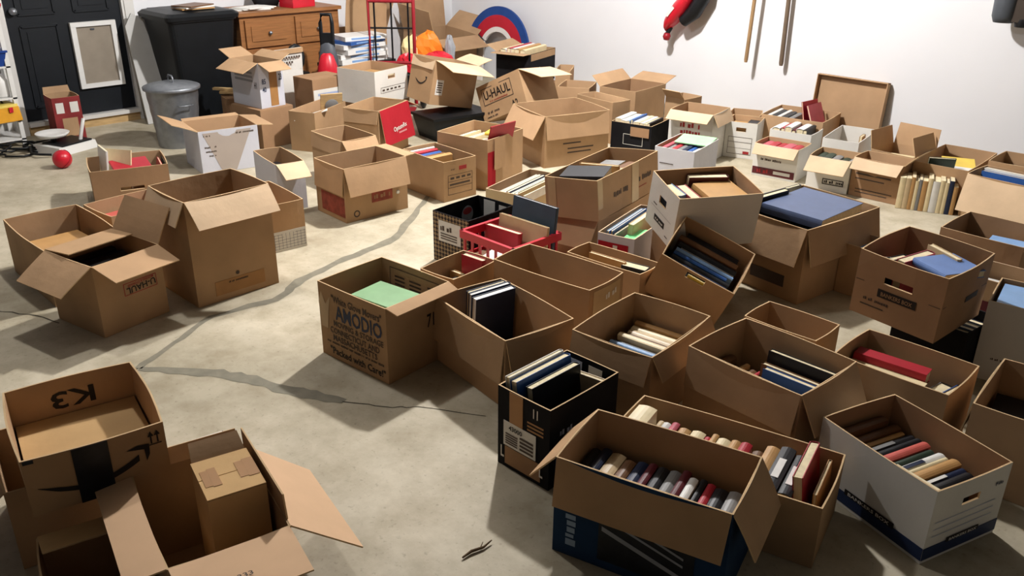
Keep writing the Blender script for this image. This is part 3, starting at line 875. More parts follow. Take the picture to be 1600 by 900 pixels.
# orange and red bag
r0 = simple('storage_tote', 'dark storage tote under the orange and red bag', 'tote', (-6.72, 5.55, 0), (0, 0, 20))
m = MB(); m.hexa([(-.22, -.16, 0), (.22, -.16, 0), (.22, .16, 0), (-.22, .16, 0), (-.26, -.2, .2), (.26, -.2, .2), (.26, .2, .2), (-.26, .2, .2)], BLACKP); m.build('tub', r0)
m = MB(); m.box((0, 0, .212), (.54, .42, .022), GREYP); m.build('lid', r0)
r = simple('plastic_bag', 'slumped orange and red plastic bag on the dark tote', 'bag', (-6.72, 5.5, .2245), (0, 0, 45))
ORG = mat('orange_plastic', 'f0882a', rough=.4, var=.1); YEL = mat('pale_yellow_plastic', 'ecd9a0', rough=.45, var=.08); REDB2 = mat('bright_red_plastic', 'd82a3a', rough=.35, var=.12)
rnd = random.Random(4)
def lump(m, c, s, material, seed):
    rr_ = random.Random(seed); rows = []
    for i in range(8):
        th = pi * i / 7 * .98 + .01; ring = []
        for j in range(14):
            ph = 2 * pi * j / 14; k = 1 + .2 * sin(3 * ph + seed) * sin(th) + rr_.uniform(-.14, .14)
            ring.append((c[0] + s[0] * k * sin(th) * cos(ph), c[1] + s[1] * k * sin(th) * sin(ph), max(c[2] - s[2] * .8, c[2] + s[2] * k * cos(th))))
        rows.append(ring)
    m.grid(rows, material, True, sm=False)
m = MB(); lump(m, (.1, -.04, .09), (.17, .1, .11), REDB2, 1); lump(m, (-.17, -.04, .08), (.1, .09, .1), REDB2, 5); m.build('red_part', r)
m = MB(); lump(m, (.0, .08, .2), (.13, .08, .17), ORG, 2); m.build('orange_part', r)
m = MB(); lump(m, (-.14, .07, .19), (.1, .08, .14), YEL, 3); m.build('yellow_part', r)
m = MB(); lump(m, (.22, .1, .17), (.05, .05, .16), mat('clear_grey_plastic', 'a7abb0', rough=.2, var=.1), 6); m.build('grey_tube', r)

# painted arch leaning on the wall
r = simple('painted_arch', 'half-round blue, red and white painted arch leaning on the back wall', 'arch', (-6.72, 6.42, 0), (-6, 0, 0))
BLU = mat('arch_blue', '1c4182', rough=.5, var=.08); RDA = mat('arch_red', 'b01f30', rough=.5, var=.08); WHA = mat('arch_white', 'd8d4d0', rough=.6, var=.03)
for nm, r0_, r1_, mm in (('blue_band', .385, .47, BLU), ('red_band', .265, .385, RDA), ('white_band', .215, .265, WHA)):
    m = MB(); n = 26
    ring = [(cos(radians(2 + 148 * k / n)), sin(radians(2 + 148 * k / n))) for k in range(n + 1)]
    zc = .31
    po = [(r1_ * c, zc + r1_ * s_) for c, s_ in ring]; pi_ = [(r0_ * c, zc + r0_ * s_) for c, s_ in ring]
    fo, fi = [Vector((x, -.012, z)) for x, z in po], [Vector((x, -.012, z)) for x, z in pi_]
    bo, bi = [Vector((x, .012, z)) for x, z in po], [Vector((x, .012, z)) for x, z in pi_]
    m.grid([fi, fo, bo, bi, fi], mm, sm=False)
    for k in (0, -1): m.face([fi[k], fo[k], bo[k], bi[k]], mm)
    m.build(nm, r)
for x0, x1, z1 in ((-.4, -.2, .5), (.215, .47, .318)):
    m = MB(); m.hexa([(x0, -.01, 0), (x1, -.01, 0), (x1, .01, 0), (x0, .01, 0), (x0, -.01, z1 - (.06 if x0 < 0 else 0)), (x1, -.01, z1 - (.09 if x0 < 0 else 0)), (x1, .01, z1 - (.09 if x0 < 0 else 0)), (x0, .01, z1 - (.06 if x0 < 0 else 0))], WHA); m.build('leg', r)

# big open cartons in the corner
CARTON_FL = {'FL': (60, .3), 'BR': (30, .3), 'FR': (120, .2), 'BL': (20, .3)}
BOXES['corner1'] = ((-7.2, 4.98, 0), (0, 0, 90), (.48, .45, .62), {'FR': (4, .36), 'BR': (20, .3)})
BOXES['corner2'] = ((-7.26, 6.1, 0), (6, 0, 92), (.6, .5, .5), {'BR': (48, .24), 'BL': (10, .34), 'FR': (115, .2), 'FL': (20, .3)})
b = make_box('corner1', 'large_carton', 'large upright kraft carton behind the red hand truck', 'box', 'the carton behind the hand truck')
b = make_box('corner2', 'large_carton', 'large open kraft carton with raised flaps, in the corner beside the painted arch', 'box', 'the corner carton', mo=KRAFT2)

# left edge: shelf with odds and ends
r = simple('wire_shelf', 'white wire shelf unit at the left edge beside the black door', 'shelf', (-7.41, 1.7, 0))
for sx in (-.15, .15):
    for sy in (-.3, .24):
        m = MB(); m.box((sx, sy, .75), (.03, .03, 1.5), WHITEP); m.build('post', r)
for z in (.06, .2, .37, .6, .95, 1.3):
    m = MB()
    m.box((0, -.03, z), (.33, .57, .012), WHITEP)
    m.build('shelf_board', r)
r = simple('blue_tote', 'blue plastic tub on the white shelf by the door', 'tub', (-7.36, 1.82, .6075))
m = MB(); m.hexa([(-.1, -.1, 0), (.1, -.1, 0), (.1, .1, 0), (-.1, .1, 0), (-.13, -.12, .1), (.13, -.12, .1), (.13, .12, .1), (-.13, .12, .1)], mat('blue_plastic', '1c3f8a', rough=.4)); m.build('tub', r)
m = MB(); m.box((0, 0, .107), (.28, .26, .014), mat('blue_plastic', '1c3f8a', rough=.4)); m.build('lid', r)
for i in range(2):
    r = simple('white_jug', 'white plastic jug on the middle shelf, %s of two' % ('left' if i == 0 else 'right'), 'jug', (-7.33 + .0 * i, 1.74 + .14 * i, .3775), (0, 0, 0), 'jugs on the white shelf')
    m = MB(); m.lathe([(0, 0), (.05, 0), (.055, .01), (.055, .12), (.02, .16), (.02, .18)], WHITEP, seg=18); m.build('jug_body', r)
    m = MB(); m.lathe([(.024, .17), (.024, .195), (0, .197)], bookmat('grey'), seg=14); m.build('cap', r)
r = simple('tool_case', 'yellow and black tool case on the low shelf at the left edge', 'case', (-7.3, 1.8, .2075), (0, 0, 8))
r.scale = (.9, .9, .62)
m = MB(); m.hexa([(-.11, -.16, 0), (.11, -.16, 0), (.11, .16, 0), (-.11, .16, 0), (-.1, -.15, .17), (.1, -.15, .17), (.1, .15, .17), (-.1, .15, .17)], mat('tool_yellow', 'd89a2a', rough=.4)); m.build('case_body', r)
m = MB(); m.box((0, 0, .185), (.2, .29, .03), mat('pale_yellow', 'e6cf6a', rough=.4)); m.build('lid', r)
m = MB(); m.tube([(0, -.07, .2), (0, -.06, .235), (0, .06, .235), (0, .07, .2)], .01, BLACKP); m.build('handle', r)
for s in (-1, 1):
    m = MB(); m.box((.112, s * .08, .14), (.01, .03, .06), REDP); m.build('clasp', r)
r = simple('red_bundle', 'red cloth bundle on the upper shelf at the left edge', 'bundle', (-7.33, 1.86, .9575))
m = MB(); lump(m, (0, 0, .09), (.12, .14, .1), REDP, 8); m.build('cloth', r)
m = MB(); m.tube([(.1, -.12, .1), (.13, 0, .13), (.1, .12, .1)], .008, WHITEP); m.build('cord', r)
r = simple('cable_pile', 'black cables in a heap on the floor at the left edge', 'cables', (-7.05, 1.72, 0))
rnd = random.Random(12)
for k in range(5):
    m = MB(); a0 = rnd.uniform(0, 6)
    m.tube([(.05 * sin(a0 + k) + (.07 + .07 * rnd.random()) * cos(a0 + j * .5), .1 + .2 * sin(k) + (.08 + .05 * rnd.random()) * sin(a0 + j * .5), .012 + .012 * k + .006 * rnd.random()) for j in range(14)], .008, BLACKP, seg=6); m.build('cable', r)

# red carton at the door, scale and ball
BOXES['redc'] = ((-7.2, 2.25, 0), (0, 0, 86), (.2, .22, .36), {'BL': (20, .05)})
b = make_box('redc', 'red_carton', 'tall red carton with two white labels in front of the black door', 'box', 'the tall red carton', mo=mat('faded_red_board', '7d2a2a', rough=.8, var=.2), mi=KIN)
decal(b, 'FR', -.08, -.025, .24, .32, LABEL, 'label'); decal(b, 'FR', .02, .08, .24, .32, LABEL, 'label')
decal(b, 'FR', -.05, .06, .06, .2, KRAFT, 'kraft_patch')
r = simple('kitchen_scale', 'white scale with round dish and black top on the floor before the door', 'scale', (-6.95, 2.13, 0), (0, 0, 20))
m = MB(); m.hexa([(-.15, -.17, 0), (.15, -.17, 0), (.15, .17, 0), (-.15, .17, 0), (-.14, -.16, .06), (.14, -.16, .06), (.14, .16, .06), (-.14, .16, .06)], WHITEP); m.build('base', r)
m = MB(); m.box((.02, .01, .066), (.22, .26, .01), BLACKP); m.build('top_plate', r)
m = MB(); m.lathe([(0, .1), (.1, .1), (.12, .125), (.115, .128), (.09, .108), (0, .106)], WHITEP, c=(-.05, -.05, .01), seg=28); m.build('dish', r)
m = MB(); m.lathe([(.02, .07), (.02, .112)], BLACKP, c=(-.05, -.05, 0), seg=12); m.build('dish_stem', r)
m = MB(); m.tube([(.1, -.2, .02), (.05, -.26, .03), (-.05, -.25, .02), (-.12, -.2, .05)], .009, BLACKP); m.build('cord', r)
m = MB(); m.tube([(.08, .08, .07), (.1, .1, .17), (.09, .13, .22)], .014, WHITEP); m.build('arm', r)
r = simple('red_ball', 'small shiny red ball on the bare concrete floor', 'ball', (-6.45, 1.94, 0))
m = MB(); m.lathe([(.064 * sin(pi * k / 14) + .0001, .064 - .064 * cos(pi * k / 14)) for k in range(15)], REDP, seg=24); m.build('ball_skin', r)
m = MB(); m.tube([(.0655 * cos(a) * cos(.5 + a), .0655 * cos(a) * sin(.5 + a), .064 + .0655 * sin(a)) for a in [radians(-70 + 10 * k) for k in range(15)]], .0022, REDM, seg=5); m.build('seam', r)

# timber offcuts and small carton between the can and the tall white box
BOXES['sm1'] = ((-6.66, 3.46, 0), (0, 0, 80), (.26, .2, .27), {})
b = make_box('sm1', 'small_carton', 'small scuffed kraft carton with red mark behind the trash can', 'box', 'the scuffed carton', mo=KRAFT3, closed=True)
lines_print(b, 'FL', [(-.02, .02, .1, .05)], INKR)
for i, (x, y, z, a, l, e) in enumerate(((-6.66, 3.44, .2765, 20, .36, 0), (-6.64, 3.46, .2965, 50, .34, 0), (-6.68, 3.42, .3165, 35, .36, 0))):
    r = simple('wood_offcut', '%s pale timber offcut lying on the scuffed carton' % ['bottom', 'middle', 'top'][i], 'wood', (x, y, z), (0, 0, a), 'timber offcuts on the carton')
    m = MB(); m.box((0, 0, .01), (l, .045, .018), WOODP); m.build('timber', r)
r = simple('glass_vase', 'grey glass jar on the floor beside the trash can', 'jar', (-6.18, 3.06, 0))
m = MB(); m.lathe([(0, 0), (.05, 0), (.06, .02), (.065, .15), (.045, .2), (.05, .22)], mat('smoky_glass', '6f757a', rough=.12, var=.1, spec=.7), seg=20); m.build('jar_body', r)
m = MB(); m.lathe([(.053, .205), (.055, .225), (0, .23)], METAL_G, seg=20); m.build('jar_lid', r)

# tools on the back wall
r = simple('leaf_blower', 'red and black power tool hung on the white back wall', 'tool', (-4.42, 6.6, .72))
m = MB(); m.grid([[(x, -.12 + dd * sin(2 * pi * k / 14), z + ww * cos(2 * pi * k / 14)) for k in range(14)] for x, z, ww, dd in
                  ((-.2, .06, .02, .03), (-.18, .09, .07, .06), (-.1, .18, .1, .09), (.0, .28, .1, .09), (.1, .42, .08, .07), (.13, .5, .03, .03))], REDP, True); m.build('motor_housing', r)
m = MB(); m.tube([(-.02, -.12, .12), (.08, -.12, .2), (.18, -.12, .36), (.2, -.12, .52)], [.05, .065, .06, .05], BLACKP, seg=12); m.build('lower_body', r)
m = MB(); m.tube([(-.14, -.12, .06), (-.17, -.13, .0), (-.17, -.13, -.02)], .02, BLACKP); m.build('nozzle_neck', r)
m = MB(); m.lathe([(.0, -.035), (.025, -.03), (.036, 0), (.025, .03), (0, .035)], REDM, c=(-.17, -.13, -.02), seg=16); m.build('nozzle_tip', r)
m = MB(); m.tube([(.0, -.12, .38), (.04, -.12, .5), (.14, -.12, .58), (.18, -.12, .5)], .02, BLACKP); m.build('handle', r)
m = MB(); m.box((.1, -.03, .5), (.04, .06, .04), METAL_G); m.build('wall_hook', r)
m = MB(); m.box((-.1, -.214, .2), (.1, .004, .025), INKW, M=TR(-.1, 0, .2) @ RY(-50) @ TR(.1, 0, -.2)); m.build('logo_strip', r)
for i, (x, tilt, lab) in enumerate(((-3.78, 1.5, 'left wooden tool handle hung on the white wall, pale and thin'), (-3.5, -1., 'right wooden tool handle hung on the white wall, darker'))):
    r = simple('garden_tool', lab, 'garden tool', (x, 6.53 - .07 * (1 - i), .58), (0, tilt, 0), 'long tool handles on the wall')
    m = MB(); m.tube([(0, 0, 0), (0, 0, .02), (0, 0, 1.35)], [.012, .016, .016] if i == 0 else [.014, .019, .017], HANDLEW if i == 0 else mat('dark_handle', '6a5a4a', rough=.6)); m.build('shaft', r)
    m = MB(); m.box((0, .03, 1.2), (.1, .06 + .07 * (1 - i) , .02), METAL_G); m.build('wall_bracket', r)
    m = MB(); m.box((0, 0, 1.4), (.22, .03, .1), METAL_G if i else GREYP); m.build('tool_head', r)
r = simple('wall_machine', 'dark power tool hung high on the wall at the right edge', 'tool', (-1.86, 6.6, 1.05))
m = MB(); m.lathe([(0, -.1), (.06, -.1), (.075, -.06), (.08, .1), (.06, .16), (0, .17)], GREYP, M=TR(-.06, -.14, .12), seg=18); m.build('motor', r)
m = MB(); m.box((.07, -.13, .13), (.14, .1, .2), mat('brown_rubber', '3a3028', rough=.6)); m.build('gearbox', r)
m = MB(); m.lathe([(.05, 0), (.055, .03), (.05, .06)], BLACKM, M=TR(.06, -.13, .0), seg=14); m.build('collar', r)
m = MB(); m.box((.0, -.03, .2), (.06, .06, .04), METAL_G); m.build('wall_hook', r)
# lid tray leaning on the wall
r = simple('box_lid', 'large kraft box lid leaning upright on the back wall', 'lid', (-2.9, 6.535, .0), (-5, 0, 0))
m = MB(); w, h, dp = .56, .56, .05
m.box((0, 0, h / 2), (w, .006, h), KIN)
m.build('lid_panel', r)
for nm, c, s in (('lid_rim', (0, -dp / 2, h - .003), (w, dp, .006)), ('lid_rim', (-w / 2 + .003, -dp / 2, h / 2), (.006, dp, h)), ('lid_rim', (w / 2 - .003, -dp / 2, h / 2), (.006, dp, h))):
    m = MB(); m.box(c, s, KRAFT2); m.build(nm, r)
# twig on the floor
r = simple('twig', 'dry brown twig on the bare floor in the foreground', 'twig', (-1.49, 1.36, .006), (0, 0, 84))
m = MB(); m.tube([(-.055, 0, 0), (-.02, .004, .002), (.02, -.003, .001), (.055, .004, .004)], [.003, .005, .004, .002], mat('bark', '5a4630', rough=.9, var=.3, scale=60), seg=6); m.build('stem', r)
m = MB(); m.tube([(.01, 0, .001), (.03, .014, .004)], [.002, .001], mat('bark', '5a4630'), seg=5); m.build('side_shoot', r)

# small corrections so that neighbours only touch
BOXES['amodio'] = ((-2.662, 1.917, 0.0), (0, 0, 95.1), (.351, .41, .331), BOXES['amodio'][3])
BOXES['crate'] = ((-2.845, 2.83, 0.0), (0, 0, 90.5), (.34, .37, .27), {})
BOXES['b31'] = ((BOXES['b31'][0][0], BOXES['b31'][0][1] - .02, BOXES['b31'][0][2]),) + BOXES['b31'][1:]
# ------------------------------------------------------------------ foreground left pile
BOXES['under'] = ((-2.47, .6, 0), (0, 0, 79), (.38, .36, .262), {'FL': (128, .22)})
b = make_box('under', 'cardboard_box', 'large kraft box supporting the shallow box with the arrow', 'box', 'the supporting kraft box', mo=KRAFT2)
b = make_box('k3', 'cardboard_box', 'shallow open kraft box with black curved arrow and marker K3, foreground left', 'box', 'the arrow box', mo=KRAFT, mi=KRAFT2, bulge=.01)
U, V, h = b.dim
words(b, 'BL', 'K3', .0, h * .6, .12, .055, INK, rot=180, inside=True)
decal(b, 'FR', -.058, .03, .0, h - .002, BTAPE, 'black_tape', off=.0024)
decal(b, 'FR', -.17, -.145, h - .012, h - .002, BTAPE, 'black_tape', off=.0024)
decal(b, 'BR', .1, .135, .0, .11, BTAPE, 'black_tape', off=.002, inside=True)
P, _ = side_frame(b, 'FR')
m = MB()      # the curved arrow
n = 26
def arc_band(P, m, s0, s1, z0, dip, w0, w1, mm):
    up, dn = [], []
    for i in range(n + 1):
        k = i / n; s = s0 + (s1 - s0) * k
        z = z0 - dip * sin(pi * min(1., k * .86)) + .022 * k * k
        wd = (w0 + (w1 - w0) * k) * min(1., k * 5 + .12)
        up.append(P(s, z + wd / 2, .0019)); dn.append(P(s, z - wd / 2, .0019))
    m.grid([dn, up], mm, sm=False)
arc_band(P, m, -.15, .1, .082, .04, .012, .02, INK)
m.face([P(.07, .118, .002), P(.1, .126, .002), P(.128, .122, .002), P(.12, .108, .002), P(.1, .112, .002)], INK)
m.face([P(.115, .118, .0021), P(.13, .122, .0021), P(.128, .09, .0021), P(.118, .07, .0021)], INK)
m.build('arrow_print', b.root)
m = MB()
for s in (.135, .152):
    m.face([P(s, h - .055, .002), P(s + .004, h - .055, .002), P(s + .004, h - .02, .002), P(s, h - .02, .002)], INK)
    m.face([P(s - .006, h - .032, .002), P(s + .01, h - .032, .002), P(s + .002, h - .016, .002)], INK)
m.face([P(.13, h - .06, .002), P(.163, h - .06, .002), P(.163, h - .057, .002), P(.13, h - .057, .002)], INK)
m.build('up_arrows_print', b.root)
m = MB(); m.box((0, 0, .058), (U - .02, V - .02, .004), LITB); m.build('floor_flap', b.root)  # lighter kraft carries the lamplight falling on the box bottom

b = make_box('bigf', 'cardboard_box', 'open kraft box with long pale flap spread on the floor, foreground left', 'box', 'the box with long pale flap', mo=KRAFT2, mi=KIN,
             flaps={'BL': (12, .05), 'FR': (86, .19), 'BR': (130, .25), 'FL': (94, .095)}, flap_in=mat('pinkish_board', 'd0ac88', rough=.85, var=.04))
(o, c) = b.flaps['FR']
mid = (c[0] + c[1] + c[2] + c[3]) / 4
rt = (c[1] - c[0]).normalized(); up = ((c[2] + c[3]) - (c[0] + c[1])).normalized(); nn = Vector((0, 0, 1))
lettering(b.root, '500333', lambda u, v: mid + up * .02 - rt * u - up * v * -1 + nn * .004 if False else mid - rt * (u + .02) * -1 + up * (v * 1 + .03) + nn * .006, .075, .016, INKG, rot=180)
make_flap(b, 'BR', -2, .075, KRAFT2, KIN, 0., name='inner_flap', inset=.03)
b = make_box('carton', 'small_carton', 'small taped kraft carton standing inside the foreground open box', 'box', 'the small taped carton', mo=LITB, closed=True, bulge=0.,
             flaps={'BL': (48, .06)})
U, V, h = b.dim
for x0, w in ((-.045, .04), (.05, .05)):
    m = MB(); m.box((x0, 0, h + .0047), (w, .075, .001), TAPE); m.box((x0 + .01, 0, h + .0049), (w * .55, .085, .001), TAPE); m.build('tape', b.root)
BOXES['mid'] = ((-1.99, .45, 0), (0, 0, 77), (.18, .26, .22), {'BL': (-80, .1)})
b = make_box('mid', 'cardboard_box', 'small dark kraft box under the pale flap, bottom left corner', 'box', 'the corner kraft box', mo=KRAFT3, mi=KIN, flap_out=LITB)
r = simple('maroon_folder', 'maroon folder standing between the arrow box and taped carton', 'folder', (-2.2, .9, .0), (0, 0, -10))
m = MB(); m.box((0, 0, .14), (.02, .1, .28), bookmat('maroon'), RY(4)); m.build('cover', r)
m = MB(); m.box((.0, 0, .14), (.014, .095, .284), PAPER, RY(4)); m.build('pages', r)

# ------------------------------------------------------------------ left cluster
b = make_box('b01', 'cardboard_box', 'open kraft box at the left edge holding a tan sheet', 'box', 'the left edge kraft box', mo=KRAFT, bulge=.012)
flat('b01', .02, .02, .165, .24, .34, .012, 'tan', kind='stiff sheet', cat='sheet', name='sheet', yaw=4)
flat('b01', .0, -.02, .13, .25, .38, .03, 'beige', kind='stiff sheet', cat='sheet', name='sheet')
b = make_box('b02', 'cardboard_box', 'kraft box with a pink folder between left edge box and tall box', 'box', 'the half hidden kraft box', mo=KRAFT2, mi=KRAFT2)
flat('b02', 0, .06, .17, .27, .12, .012, 'coral', kind='folder', cat='folder', name='folder', yaw=3)
b = make_box('uhl', 'cardboard_box', 'kraft moving box with upside-down lettering and four open flaps, left', 'box', 'the upside-down lettered moving box', mo=KRAFT, mi=KRAFT2, bulge=.004)
words(b, 'FR', 'U-HAUL', .045, .175, .145, .03, INK, rot=183)
words(b, 'FR', 'MOVING & STORAGE', .045, .198, .13, .012, INKR, rot=183)
frame_print(b, 'FR', -.04, .125, .152, .21, .003, INKR)
row_spine_up('uhl', [('black', .05), ('navy', .04), ('black', .05), ('cream', .03), ('tan', .03)], ztop=.25, widths=.2, jitter=.015)
b = make_box('tall', 'cardboard_box', 'tall kraft box with front flap folded down, largest on the left', 'box', 'the tall kraft box', mo=KRAFT, mi=KIN, bulge=.008, flap_in=CREAM)
decal(b, 'FR', -.12, .14, .03, .1, TAPE, 'packing_tape'); scrawl(b, 'FR', .0, .085, .1, .01, INKG, off=.004)
m = MB(); P, _ = side_frame(b, 'FR'); m.face([P(.01 * cos(k * pi / 4), .12 + .01 * sin(k * pi / 4), .002) for k in range(8)], INKG); m.build('round_stamp', b.root)
b = make_box('b05', 'cardboard_box', 'kraft box with white gridded base beside the tall kraft box', 'box', 'the grid base box', mo=KRAFT2, mi=KRAFT2)
U, V, h = b.dim
decal(b, 'FR', -U / 2 + .002, U / 2 - .002, .0, h * .42, WHITEB, 'white_base')
lines_print(b, 'FR', [(-U / 2 + .004, U / 2 - .004, .015 + .016 * k, .0015) for k in range(6)], INKB, 'printed_grid', off=.003)
P, _ = side_frame(b, 'FR'); m = MB()
for k in range(9):
    s = -U / 2 + .012 + k * .022
    m.face([P(s, .012, .003), P(s + .0015, .012, .003), P(s + .0015, .1, .003), P(s, .1, .003)], INKB)
m.build('printed_grid', b.root)
b = make_box('b06', 'cardboard_box', 'white sided box with dark contents and one pale flap folded out', 'box', 'the pale flapped white box', mo=LAVB, mi=KIN, flap_in=CREAM)
flat('b06', .0, .04, .17, .12, .2, .05, 'black', yaw=10); flat('b06', .02, -.08, .16, .11, .14, .04, 'brown', yaw=-14)
b = make_box('b07', 'cardboard_box', 'white printed box with kraft flaps before the metal trash can', 'box', 'the large white printed box', mo=LAVB, mi=KRAFT2, flaps={'BL': (80, .05), 'BR': (95, .12)}, bulge=.003)
scrawl(b, 'FR', .11, .265, .12, .014, INKG); scrawl(b, 'FR', -.15, .265, .05, .013, INKG, seed=3)
for k in range(3): scrawl(b, 'FR', -.135, .185 - .03 * k, .08 - .01 * k, .013, INKG, seed=5 + k)
P, w = side_frame(b, 'FR'); m = MB()
m.face([P(-.18, .285, .0016), P(-.07, .005, .0016), P(.03, .005, .0016), P(.16, .285, .0016)], mat('warm_grey_print', 'a89c92', var=.03)); m.build('printed_wedge', b.root)
b = make_box('b08', 'file_box', 'low kraft file box with red folders, nearest the red ball', 'box', 'the low file box', mo=KRAFT3, mi=KIN, handles=('FR',), slotz=.45, slot=(.14, .022))
stand('b08', -.15, .1, .02, .012, .2, .3, 'white', yaw=10, kind='thin booklet', tilty=6, cat='booklet', name='booklet')
stand('b08', -.09, .06, .02, .01, .22, .29, 'cream', yaw=50, kind='thin booklet', tilty=14, cat='booklet', name='booklet')
flat('b08', .03, -.0, .185, .22, .26, .02, 'red', yaw=8, kind='folder', tiltx=12, cat='folder', name='folder')
stand('b08', .15, .0, .02, .012, .22, .21, 'red', tilty=12, kind='folder', cat='folder', name='folder'); stand('b08', .175, .0, .02, .01, .22, .215, 'dark green', tilty=12, kind='folder', cat='folder', name='folder')
b = make_box('b10', 'cardboard_box', 'kraft box with red print and big front flap, left of centre', 'box', 'the red printed kraft box', mo=KRAFT, mi=KIN, bulge=.004, flap_in=KRAFT2)
U, V, h = b.dim
decal(b, 'FR', -.04, .11, .09, .16, INKF, 'red_print', off=.0018); scrawl(b, 'FR', .035, .125, .12, .03, KRAFT3, off=.0032)
decal(b, 'FL', -V / 2 + .06, V / 2 - .01, .03, .15, INKF, 'red_print', off=.0018)
m = MB(); P, _ = side_frame(b, 'FR')
m.grid([[P(-.15 + r_ * cos(k * pi / 8), .045 + r_ * sin(k * pi / 8), .002) for k in range(17)] for r_ in (.014, .022)], INKG, sm=False); m.build('round_stamp', b.root)
m = MB(); m.lathe([(0, 0), (.012, 0), (.012, .003), (0, .003)], WHITEP, M=Matrix.Translation(P(.15, .12, .001)) @ RX(90), seg=14); m.build('white_sticker', b.root)
b = make_box('b11', 'file_box', 'kraft file box with printed form panel, beside the red printed box', 'box', 'the form panel file box', mo=KRAFT, mi=KIN, bulge=.004)
U, V, h = b.dim
frame_print(b, 'FR', -.1, .1, .04, .17, .003, INKG); lines_print(b, 'FR', [(-.1, .1, .125, .003), (-.1, .1, .085, .003)] + [(-.085, .08, .1 - .0 * k, .012) for k in range(1)], INKG)
for k in range(4): lines_print(b, 'FR', [(-.08 + .045 * k, -.05 + .045 * k, .14, .014)], INKG)
scrawl(b, 'FR', -.06, .205, .03, .01, INKG); decal(b, 'FR', -.01, .05, .195, .22, INKR, 'red_stamp')
row_spine_up('b11', [('white', .02), ('red', .035), ('blue', .05), ('brown', .06), ('tan', .05)], ztop=.235, widths=.17, jitter=.012)
b = make_box('b12', 'cardboard_box', 'empty kraft box with short flaps behind the red printed box', 'box', 'the short flapped kraft box', mo=KRAFT, mi=KIN, flap_in=KRAFT2)
b = make_box('b13', 'cardboard_box', 'kraft box with red outer flaps carrying white lettering', 'box', 'the red flapped kraft box', mo=KRAFT, mi=KIN, flap_out=REDB, flap_in=KIN,
             flaps={'FR': None, 'FL': (172, .1), 'BR': (112, .22)})
U, V, h = b.dim
P, w = side_frame(b, 'FR')
m = MB(); dlo = .03
q = [(-w / 2 + .004, h), (w / 2 - .004, h), (w / 2 + .02, h - .27), (-w / 2 + .01, h - .26)]
fr = [P(s, z, .012 + (h - z) * .16) for s, z in q]; bk = [P(s, z, .008 + (h - z) * .16) for s, z in q]
m.face(fr, REDB); m.face(list(reversed(bk)), KIN)
for i in range(4): m.face([fr[i], bk[i], bk[(i + 1) % 4], fr[(i + 1) % 4]], EDGE)
fo = m.build('flap', b.root)
lettering(fo, 'OptumRx', lambda u, v: P(u + .03, h - .165 + v + u * .0, .014 + (h - (h - .165 + v)) * .16), .2, .045, INKW, rot=3)
m = MB()
for k in range(6): m.face([P(.0 + .02 * k + a, h - .205 + c, .014 + (.205 - c) * .16) for a, c in ((0, 0), (.014, 0), (.014, .012), (0, .012))], mat('pink_ink', 'd09a98', var=.05))
m.build('small_print', fo)
flat('b13', 0, 0, .24, .3, .2, .02, 'cream', kind='paper sheaf', cat='papers', name='paper_sheaf', yaw=8); flat('b13', .02, .02, .2, .3, .22, .035, 'tan', kind='paper sheaf', cat='papers', name='paper_sheaf')
b = make_box('b14', 'cardboard_box', 'long open kraft box with a white sheet, before the closed white carton', 'box', 'the long kraft box', mo=KRAFT, mi=KRAFT2)
flat('b14', .05, 0, .2, .3, .15, .02, 'tan', kind='paper sheaf', cat='papers', name='paper_sheaf'); flat('b14', -.15, -.03, .262, .06, .26, .006, 'white', kind='paper sheaf', cat='papers', name='paper_sheaf', yaw=30, tiltx=-16)
r = simple('wooden_plaque', 'small wooden plaque with grey emblem standing in the long kraft box', 'plaque', (-5.82, 3.78, .215), (0, 14, -20))
m = MB(); m.box((0, 0, .09), (.016, .17, .16), WOODP); m.build('plaque_board', r)
m = MB(); m.lathe([(0, .008), (.05, .008), (.055, .004)], bookmat('grey'), M=TR(.008, 0, .075) @ RY(90), seg=18); m.build('emblem', r)
BOXES['b15s'] = ((-6.14, 3.36, 0), (0, 0, 95.5), (.3, .38, .294), {})
b = make_box('b15s', 'cardboard_box', 'kraft box under the tall white flapped box', 'box', 'the kraft support', mo=KRAFT3, closed=True, bulge=0.)
b = make_box('b15', 'cardboard_box', 'tall white box with four kraft flaps open, by the wheelie bin', 'box', 'the white four flapped box', mo=LAVB, mi=KIN, flap_in=KRAFT2, flap_out=KRAFT2, flaps={'BR': (60, .09)}, bulge=.002)
U, V, h = b.dim
decal(b, 'FR', -.02, .05, .01, h - .005, TAPE, 'packing_tape')
lines_print(b, 'FL', [(-.13, .1, .19 + .03 * k, .018) for k in range(3)], mat('grey_print', '8f9298'), 'printed_block')
words(b, 'FL', 'H1', .13, .17, .03, .05, INKG); words(b, 'FR', '85', -.07, .2, .035, .04, INKB); words(b, 'FR', '40', -.07, .14, .035, .04, INKB); words(b, 'FR', '23', .08, .22, .03, .05, INKB)
flat('b15', 0, 0, .27, .15, .2, .01, 'white', kind='paper sheaf', cat='papers', name='paper_sheaf')
BOXES['b16'] = ((-6.62, 3.78, 0), (0, 0, 95), (.34, .3, .46), {'FR': None, 'BL': (8, .16)})
b = make_box('b16', 'cardboard_box', 'white box with red shield print and raised panel before the oak cabinet', 'box', 'the shield print box', mo=WHITEB, mi=KIN, flaps={'BL': None, 'FR': (5, .18)}, flap_out=WHITEB)
(o, c) = b.flaps['FR']; P, w = side_frame(b, 'FR')
m = MB(); zz = .46 + .1
m.face([P(-.1 + x, zz + z, .022) for x, z in ((-.025, .03), (.025, .03), (.025, -.005), (0, -.035), (-.025, -.005))], INKR); m.build('shield_print', o)
m = MB(); m.face([P(s, z, .03) for s, z in ((-.165, .6), (.165, .6), (.165, .638), (-.165, .638))], KRAFT); m.build('kraft_strip', o)
